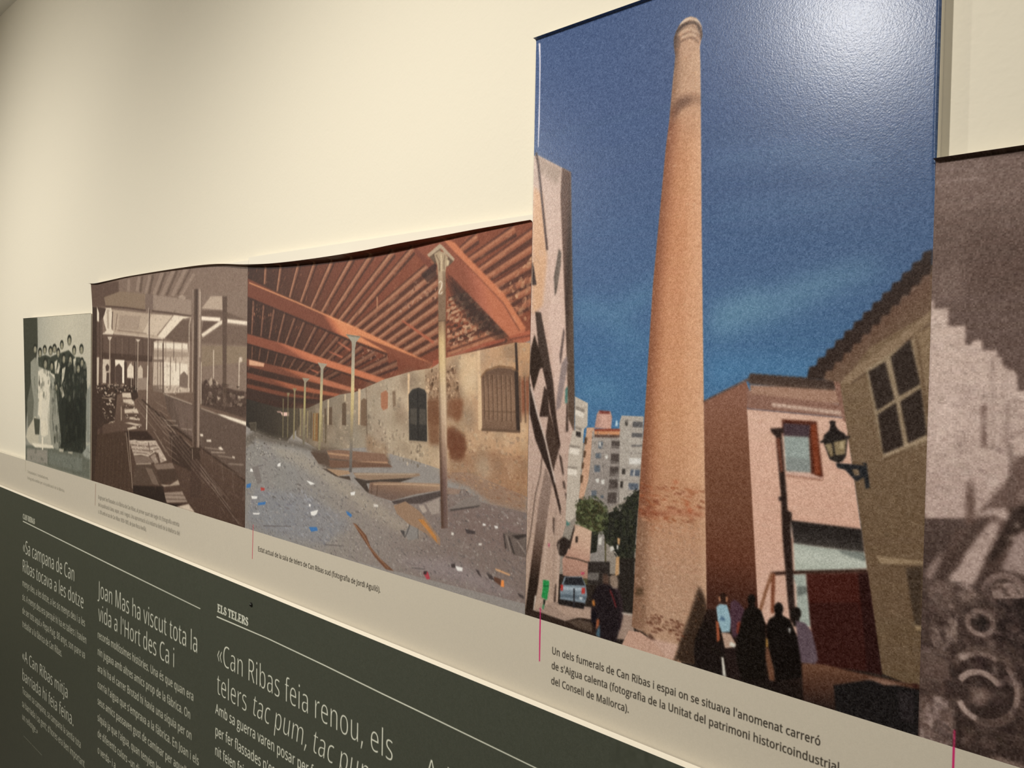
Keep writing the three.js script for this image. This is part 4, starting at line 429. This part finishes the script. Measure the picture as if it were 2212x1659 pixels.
function paintTextLeft() {
  const g = sheetCanvas(2038, 1012, GREEN);
  text(g, 'CAN RIBAS', [792.2,71.2,120.7,15.7], PALE2, { font: 'serif', weight: 'bold', heavy: 0.02 }); poly(g, PALE, [790,80,1526,84,2026,85,2028,83,1529,81,795,77]);
  const T = { thin: 0.026 }, b = { alpha: 0.86 };
  text(g, '«Sa campana de Can', [793.4,176.0,470.2,41.9], PALE, T); text(g, 'Ribas tocava a les dotze', [788.6,236.6,546.6,38.6], PALE, T);
  text(g, 'menys deu, a les dotze, a les sis menys deu i a les', [789.3,281.1,556.5,20.6], PALE2, b); text(g, 'sis. A menys deu era perquè hi ha es tallers i havien', [789.9,324.6,567.2,20.6], PALE2, b); text(g, 'de ser tots aquí.» Pepa Puig, 88 anys, son pare va', [790.6,367.1,556.8,20.6], PALE2, b); text(g, 'treballar a la fàbrica de Can Ribas.', [791.2,409.4,373.3,20.6], PALE2, b);
  text(g, '«A Can Ribas mitja', [790.4,513.9,424.7,35.0], PALE, T); text(g, 'barriada hi feia feina.', [791.3,576.5,472.3,35.0], PALE, T);
  text(g, 'Tocaven sa campana, sa campana la sentia tota', [794.4,618.1,525.2,20.6], PALE2, b); text(g, "sa barriada i sa gent; d'hores era ben important", [792.6,660.1,556.4,20.7], PALE2, b); text(g, 'un rellotge.»', [793.2,700.5,156.8,19.9], PALE2, b); text(g, '–––––– –––––––', [808.6,755.4,182.3,18.4], '#8d8d7d', { alpha: 0.7 });
  text(g, 'Joan Mas ha viscut tota la', [1440.2,181.8,578.2,42.5], PALE, T); text(g, "vida a l'Hort des Ca i", [1441.2,242.7,464.0,42.5], PALE, T);
  const rows = [["recorda moltíssimes històries. Una és que quan era", [1437.1,287.8,562.4,18.9]], ["nin jugava amb altres amics prop de la fàbrica. On", [1437.9,331.1,547.3,18.9]], ["ara hi ha el carrer Brotad hi havia una síquia per on", [1438.7,374.0,553.6,18.9]], ["corria l'aigua que s'emprava a la fàbrica. En Joan i els", [1439.5,416.7,587.9,18.9]]];
  for (const [s, q] of rows) text(g, s, q, PALE2);
  text(g, 'seus amics passaven gust de caminar per aquella', [1440.3,459.9,454.9,18.9], PALE2, { part: 'seus amics passaven gust de caminar per' }); text(g, "síquia ja que l'aigua, quan tenyien les peces,", [1441.1,503.0,360.7,18.9], PALE2, { part: "síquia ja que l'aigua, quan tenyien" }); text(g, 'de diferents colors –un dia', [1441.9,544.6,245.4,18.9], PALE2, { part: 'de diferents colors –un' }); text(g, 'o verda– i a', [1442.6,587.3,105.2,18.9], PALE2, { part: 'o verda– i' });
  finish(g, 0.5, 5, 2); return g;
}
function paintTextRight() {
  const g = sheetCanvas(1955, 1829, GREEN);
  text(g, 'ELS TELERS', [117.7,132.5,234.1,28.8], PALE, { font: 'serif', weight: 'bold', heavy: 0.02 }); poly(g, PALE, [112,154,483,144,830,143,1137,145,1286,145,1730,146,1876,147,1878,144,1732,143,1288,141,1139,141,832,139,487,140,115,149]);
  const T = { thin: 0.034 };
  text(g, '«Can Ribas feia renou, els', [116.9,321.4,1072.0,80.2], PALE, T); text(g, 'telers', [118.2,435.2,232.1,76.8], PALE, T); text(g, 'tac pum, tac pum', (() => { const a = [382.1,431.5,264.3,77.4], b = [818.8,427.3,70.0,69.3]; return [a[0], a[1], b[0] + b[2] - a[0], a[3]]; })(), PALE, { ...T, part: 'tac pum, tac', slant: 0.16 });
  text(g, 'Amb sa guerra varen posar per fe', [110.5,511.1,558.7,37.3], PALE, { part: 'Amb sa guerra varen posar' }); text(g, "per fer flassades p'es", [109.5,592.2,340.6,37.4], PALE, { part: 'per fer flassades' }); text(g, 'nit feien feina', [109.3,666.5,162.2,37.4], PALE, { part: 'nit feien' });
  text(g, "A l'", [1323.1,328.3,59.7,73.5], PALE, { ...T, part: 'A' });
  finish(g, 0.7, 5, 2); return g;
}

// ---------- room ----------
function noiseTexture(size, fn) {
  const d = new Uint8Array(size * size * 4); for (let y = 0; y < size; y++) for (let x = 0; x < size; x++) { const v = fn(x, y); d.set([v, v, v, 255], (y * size + x) * 4); }
  const t = new THREE.DataTexture(d, size, size); t.wrapS = t.wrapT = THREE.RepeatWrapping; t.magFilter = THREE.LinearFilter; t.minFilter = THREE.LinearMipmapLinearFilter; t.generateMipmaps = true; t.needsUpdate = true; return t;
}
function layered(size, octaves) {                                   // tileable value noise
  const out = new Float32Array(size * size);
  for (const [n, amp] of octaves) {
    const grid = new Float32Array(n * n).map(() => rnd() - 0.5);
    for (let y = 0; y < size; y++) for (let x = 0; x < size; x++) { const u = x / size * n, v = y / size * n, i = Math.floor(u), j = Math.floor(v), s = (u - i) ** 2 * (3 - 2 * (u - i)), t = (v - j) ** 2 * (3 - 2 * (v - j)), q = (a, b) => grid[(b % n) * n + a % n]; out[y * size + x] += amp * ((q(i, j) * (1 - s) + q(i + 1, j) * s) * (1 - t) + (q(i, j + 1) * (1 - s) + q(i + 1, j + 1) * s) * t); }
  }
  return out;
}
const plasterHeights = layered(512, [[9, 60], [40, 40], [120, 70], [256, 50]]), paperHeights = layered(512, [[128, 70], [256, 110]]);
const plasterBump = noiseTexture(512, (x, y) => Math.max(0, Math.min(255, 128 + plasterHeights[y * 512 + x]))), paperBump = noiseTexture(512, (x, y) => Math.max(0, Math.min(255, 128 + paperHeights[y * 512 + x])));
const wallBump = plasterBump.clone(); wallBump.repeat.set(14, 5.2); wallBump.needsUpdate = true;
const WALL = new THREE.MeshStandardMaterial({ color: 0xd9d1bd, roughness: 0.85, bumpMap: wallBump, bumpScale: 0.0005 });
const PAINT = new THREE.MeshStandardMaterial({ color: 0xefe6cf, roughness: 0.9 }), WHITE = new THREE.MeshStandardMaterial({ color: 0xf2f1ea, roughness: 0.9 }), FLOOR = new THREE.MeshStandardMaterial({ color: 0x8d8478, roughness: 0.55 });
const box = (w, h, d) => new THREE.BoxGeometry(w, h, d);
structure('floor', box(7.4, 0.15, 4.6), FLOOR, -1.2, -0.075, 2.1);
structure('ceiling', box(7.4, 0.15, 4.6), WHITE, -1.2, CEILING + 0.075, 2.1);
structure('wall_back', box(7.4, CEILING, 0.15), WALL, -1.2, CEILING / 2, -0.075);
structure('wall_left', box(0.15, CEILING, 4.3), PAINT, -4.825, CEILING / 2, 2.15);
structure('wall_right', box(0.15, CEILING, 4.3), PAINT, 2.425, CEILING / 2, 2.15);
structure('wall_front', box(7.1, CEILING, 0.15), PAINT, -1.2, CEILING / 2, 4.225);
structure('baseboard_back', box(7.1, 0.08, 0.014), WHITE, -1.2, 0.04, 0.007);

// ---------- prints on foam boards ----------
const Z = 0.0136, ZP = 0.0286, FOAM = new THREE.MeshStandardMaterial({ color: 0xdcd5c3, roughness: 0.8 });
function printMaterial(g, roughness, bump, sheen, area, tone = 0xffffff) {
  const b = paperBump.clone(); b.repeat.set(area[0] / 0.2, area[1] / 0.2); b.needsUpdate = true;
  return new THREE.MeshPhysicalMaterial({ map: texture(g), roughness, specularIntensity: sheen, bumpMap: b, bumpScale: bump, color: tone, side: THREE.DoubleSide });
}
// a printed sheet: flat on the board, its top lip bent forward on a small arc, its right edge bent back when asked
function sheetGeometry({ u0, u1, v0, top, box: [bu, bv, bw, bh], lip, left = () => 0, bend = 0, bendFrom = 9 }) {
  const nu = 90, rows = [], pos = [], uv = [], idx = [];
  for (let i = 0; i <= 24; i++) rows.push(i / 24);
  for (let i = 1; i <= 10; i++) rows.push(1 + i / 10);
  for (const r of rows) for (let i = 0; i <= nu; i++) {
    let f = i / nu; f = bend && i > nu - 12 ? 1 - bend / (u1 - u0) * (nu - i) / 12 * 1.5 : f * (bend ? 1 - bend * 1.5 / (u1 - u0) / ((nu - 12) / nu) * ((nu - 12) / nu) : 1) / (bend ? (nu - 12) / nu : 1);
    const u = u0 + (u1 - u0) * Math.min(1, f), reach = lip(u), radius = Math.min(0.003, reach), turn = 1.42, end = top(u) - 0.2 * reach, flat = end - radius * Math.sin(turn), t = r - 1;
    let y = r <= 1 ? v0 + (flat - v0) * r : flat + radius * Math.sin(turn * Math.min(1, t / 0.5)), z = 0.001 + (t > 0 ? radius * (1 - Math.cos(turn * Math.min(1, t / 0.5))) : 0);
    if (t > 0.5) { y += (t - 0.5) * 2 * (reach - radius) * Math.cos(turn); z += (t - 0.5) * 2 * (reach - radius) * Math.sin(turn); }
    let x = u + left(y) * (1 - f);
    if (bend && u > u1 - bend && y > bendFrom) { const a = (u - (u1 - bend)) / bend; z -= bend * (1 - Math.sqrt(Math.max(0, 1 - a * a * 0.98))); }
    pos.push(x, y, Z + z); uv.push((x - bu) / bw, (y - (bv - bh)) / bh);
  }
  for (let j = 0; j < rows.length - 1; j++) for (let i = 0; i < nu; i++) { const a = j * (nu + 1) + i, b = a + nu + 1; idx.push(a, a + 1, b + 1, a, b + 1, b); }
  const g = new THREE.BufferGeometry(); g.setAttribute('position', new THREE.Float32BufferAttribute(pos, 3)); g.setAttribute('uv', new THREE.Float32BufferAttribute(uv, 2)); g.setIndex(idx); g.computeVertexNormals(); return g;
}
const curve = (pts) => (u) => { let i = 0; while (i < pts.length - 2 && u > pts[i + 1][0]) i++; const p0 = pts[Math.max(0, i - 1)], p1 = pts[i], p2 = pts[i + 1], p3 = pts[Math.min(pts.length - 1, i + 2)], t = Math.max(0, Math.min(1, (u - p1[0]) / (p2[0] - p1[0]))), m1 = (p2[1] - p0[1]) / (p2[0] - p0[0]) * (p2[0] - p1[0]), m2 = (p3[1] - p1[1]) / (p3[0] - p1[0]) * (p2[0] - p1[0]); return p1[1] * (2 * t ** 3 - 3 * t * t + 1) + m1 * (t ** 3 - 2 * t * t + t) + p2[1] * (3 * t * t - 2 * t ** 3) + m2 * (t ** 3 - t * t); };
const waveTop = curve([[-2.322, 1.6843], [-2.27, 1.6805], [-2.2, 1.682], [-2.05, 1.686], [-1.72, 1.6867], [-1.6, 1.6833], [-1.485, 1.6743], [-1.379, 1.669], [-1.245, 1.6675], [-1.107, 1.669], [-1.015, 1.6728], [-0.929, 1.6759], [-0.85, 1.679], [-0.7556, 1.6815]]);
const waveLip = curve([[-2.322, 0.009], [-2.2, 0.006], [-1.9, 0.006], [-1.6, 0.01], [-1.485, 0.014], [-1.25, 0.017], [-1.05, 0.018], [-0.93, 0.012], [-0.84, 0.008], [-0.7556, 0.005]]);
const V0 = 1.1775;
function print(label, sheet, painted, px, board, roughness, bump) {
  const o = group('photo_print', label, 'photo print');
  const [bx0, bx1, by1] = board;
  mesh('backing_board', box(bx1 - bx0, by1 - V0, Z - 0.001), FOAM, o).position.set((bx0 + bx1) / 2, (by1 + V0) / 2, Z / 2 + 0.0002);
  const [bu, bv, k] = px, w = painted.canvas.width / k, h = painted.canvas.height / k;
  const s = mesh('print_sheet', sheetGeometry({ ...sheet, v0: V0, box: [bu, bv, w, h] }), printMaterial(painted, roughness, bump, roughness < 0.5 ? 0.46 : 0.4, [w, h], roughness < 0.5 ? 0xf6f6f6 : 0xffffff), o);
  return o;
}
print('grey group portrait print, smallest and farthest left of the wall prints', { u0: -2.8655, u1: -2.318, top: () => 1.6065, lip: () => 0.0015, left: (y) => -0.03 * Math.max(0, (y - 1.2) / 0.406) ** 1.3 }, paintPortrait(), [-2.8955, 1.6085, 1200], [-2.86, -2.319, 1.605], 0.6, 0.00005);
print('sepia print of a weaving hall with looms, between the grey portrait and the brown-beamed hall', { u0: -2.31, u1: -1.4965, top: waveTop, lip: waveLip, left: (y) => -0.012 * Math.max(0, (y - 1.62) / 0.06) }, paintLooms(), [-2.3215, 1.6905, 1500], [-2.312, -1.497, 1.683], 0.6, 0.00005);
print('colour print of a derelict hall with red-brown beams and a wavy peeling top edge', { u0: -1.4965, u1: -0.7565, top: waveTop, lip: waveLip }, paintHall(), [-1.4965, 1.6905, 2200], [-1.4965, -0.757, 1.6885], 0.6, 0.00006);
print('tallest print, a brick chimney against blue sky, rising above all the others', { u0: -0.756, u1: -0.2725, top: () => 1.9085, lip: () => 0.0065, bend: 0.0035, bendFrom: 1.684 }, paintChimney(), [-0.756, 1.9095, 2600], [-0.7555, -0.2735, 1.907], 0.27, 0.0001);
print('brown print of old machinery at the right edge, beside the chimney print', { u0: -0.2725, u1: 0.2, top: () => 1.6835, lip: () => 0.0075 }, paintMachinery(), [-0.273, 1.684, 2200], [-0.273, 0.2, 1.682], 0.6, 0.00008);

// ---------- caption strip ----------
function facePlane(u0, u1, v0, v1, z) { const g = new THREE.PlaneGeometry(u1 - u0, v1 - v0); g.translate((u0 + u1) / 2, (v0 + v1) / 2, z); return g; }
function face(parent, name, painted, k, u0, u1, v1, v0, z, roughness) {
  const full = painted.canvas.height / k, wide = painted.canvas.width / k, g = facePlane(u0, u1, v0, v1, z), a = g.attributes.uv;
  for (let i = 0; i < a.count; i++) a.setXY(i, a.getX(i) * (u1 - u0) / wide, 1 - (1 - a.getY(i)) * (v1 - v0) / full);
  return mesh(name, g, printMaterial(painted, roughness, 0.00004, 0.4, [wide, full]), parent);
}
const strip = group('caption_strip', 'long grey caption strip under the photo prints, above the dark green panel', 'caption strip');
mesh('backing_board', box(3.72, 0.106, Z - 0.001), FOAM, strip).position.set(-1.74, 1.124, Z / 2 + 0.0002);
face(strip, 'printed_face', paintStripLeft(), 980, -3.6, -1.5204, 1.1775, 1.0715, Z + 0.001, 0.6);
face(strip, 'printed_face', paintStripMiddle(), 2500, -1.5204, -0.757, 1.1775, 1.0715, Z + 0.001, 0.6);
face(strip, 'printed_face', paintStripRight(), 2200, -0.757, 0.12, 1.1775, 1.0715, Z + 0.001, 0.6);

// ---------- green text panel ----------
const panel = group('text_panel', 'dark green panel with pale lettering, below the grey caption strip', 'text panel');
const edge = new THREE.MeshStandardMaterial({ color: 0xf2ead8, roughness: 0.75 });
mesh('backing_board', box(3.72, 0.97, 0.0118), edge, panel).position.set(-1.74, 0.588, ZP - 0.0062);
face(panel, 'printed_face', paintTextLeft(), 1040, -3.6, -1.64, 1.073, 0.1032, ZP, 0.5);
face(panel, 'printed_face', paintTextRight(), 1880, -1.64, -0.6, 1.073, 0.1032, ZP, 0.5);
const plain = sheetCanvas(256, 346, GREEN); finish(plain, 0, 5, 2);
face(panel, 'printed_face', plain, 355.56, -0.6, 0.12, 1.073, 0.1032, ZP, 0.5);
for (const x of [-2.6, -0.9]) mesh('spacer', new THREE.CylinderGeometry(0.012, 0.012, 0.0148, 20).rotateX(Math.PI / 2), edge, panel).position.set(x, 0.3, 0.0092);
const pin = group('panel_pin', 'small round dark pin near the top edge of the green panel, above ELS TELERS', 'pin');
const pinMat = new THREE.MeshStandardMaterial({ color: 0x2a2a26, roughness: 0.3, metalness: 0.6 });
mesh('pin_head', new THREE.SphereGeometry(0.0034, 20, 12, 0, Math.PI * 2, 0, Math.PI / 2).rotateX(Math.PI / 2), pinMat, pin); mesh('pin_collar', new THREE.CylinderGeometry(0.0042, 0.0042, 0.0008, 24).rotateX(Math.PI / 2), pinMat, pin);
pin.position.set(-1.442, 1.0455, ZP + 0.0006);

// ---------- unseen ceiling spotlights (above the frame; outer two placed to brighten left and right) ----------
const lampWhite = new THREE.MeshStandardMaterial({ color: 0xe8e6e0, roughness: 0.4 }), glow = new THREE.MeshStandardMaterial({ color: 0x111111, emissive: LAMP_COLOUR, emissiveIntensity: 3 });
const where = ['white ceiling spotlight facing the hall print, middle of three', 'unseen white ceiling spotlight, placed to light the left wall, leftmost of three', 'unseen white ceiling spotlight, placed to light the right wall and board sides, rightmost of three'];
LAMPS.forEach(([x, z, k, ax, ay, half], i) => {
  const o = group('unseen_ceiling_spotlight', where[i], 'spotlight', 'ceiling spotlights');
  o.position.set(x, LAMP_Y, z);
  const aim = new THREE.Vector3(ax - x, ay - LAMP_Y, -z).normalize(), q = new THREE.Quaternion().setFromUnitVectors(new THREE.Vector3(0, -1, 0), aim);
  const can = new THREE.LatheGeometry([[0, 0.1], [0.03, 0.1], [0.034, 0.094], [0.036, 0], [0.034, 0], [0.03, 0.03], [0, 0.034]].map(([a, b]) => new THREE.Vector2(a, b)), 40);
  const h = mesh('housing', can, lampWhite, o); h.quaternion.copy(q); h.position.copy(aim).multiplyScalar(-0.06);
  const b = mesh('bulb', new THREE.CylinderGeometry(0.026, 0.026, 0.004, 32), glow, o); b.quaternion.copy(q); b.position.copy(aim).multiplyScalar(-0.022);
  mesh('stem', new THREE.CylinderGeometry(0.008, 0.008, 0.1, 16), lampWhite, o).position.set(-aim.x * 0.11, 0.135, -aim.z * 0.11);
  mesh('ceiling_plate', new THREE.CylinderGeometry(0.045, 0.045, 0.016, 32), lampWhite, o).position.set(-aim.x * 0.11, 0.178, -aim.z * 0.11);
  const l = new THREE.SpotLight(LAMP_COLOUR, LAMP_CANDELA * k, 0, half, 0.9, 2); l.position.copy(aim).multiplyScalar(0.03); l.castShadow = true; l.shadow.mapSize.set(2048, 2048); l.shadow.radius = 2.2; l.name = 'lamp_light';
  l.target.position.copy(aim); o.add(l, l.target); l.target.name = 'lamp_aim';
});
renderer.render(scene, camera);
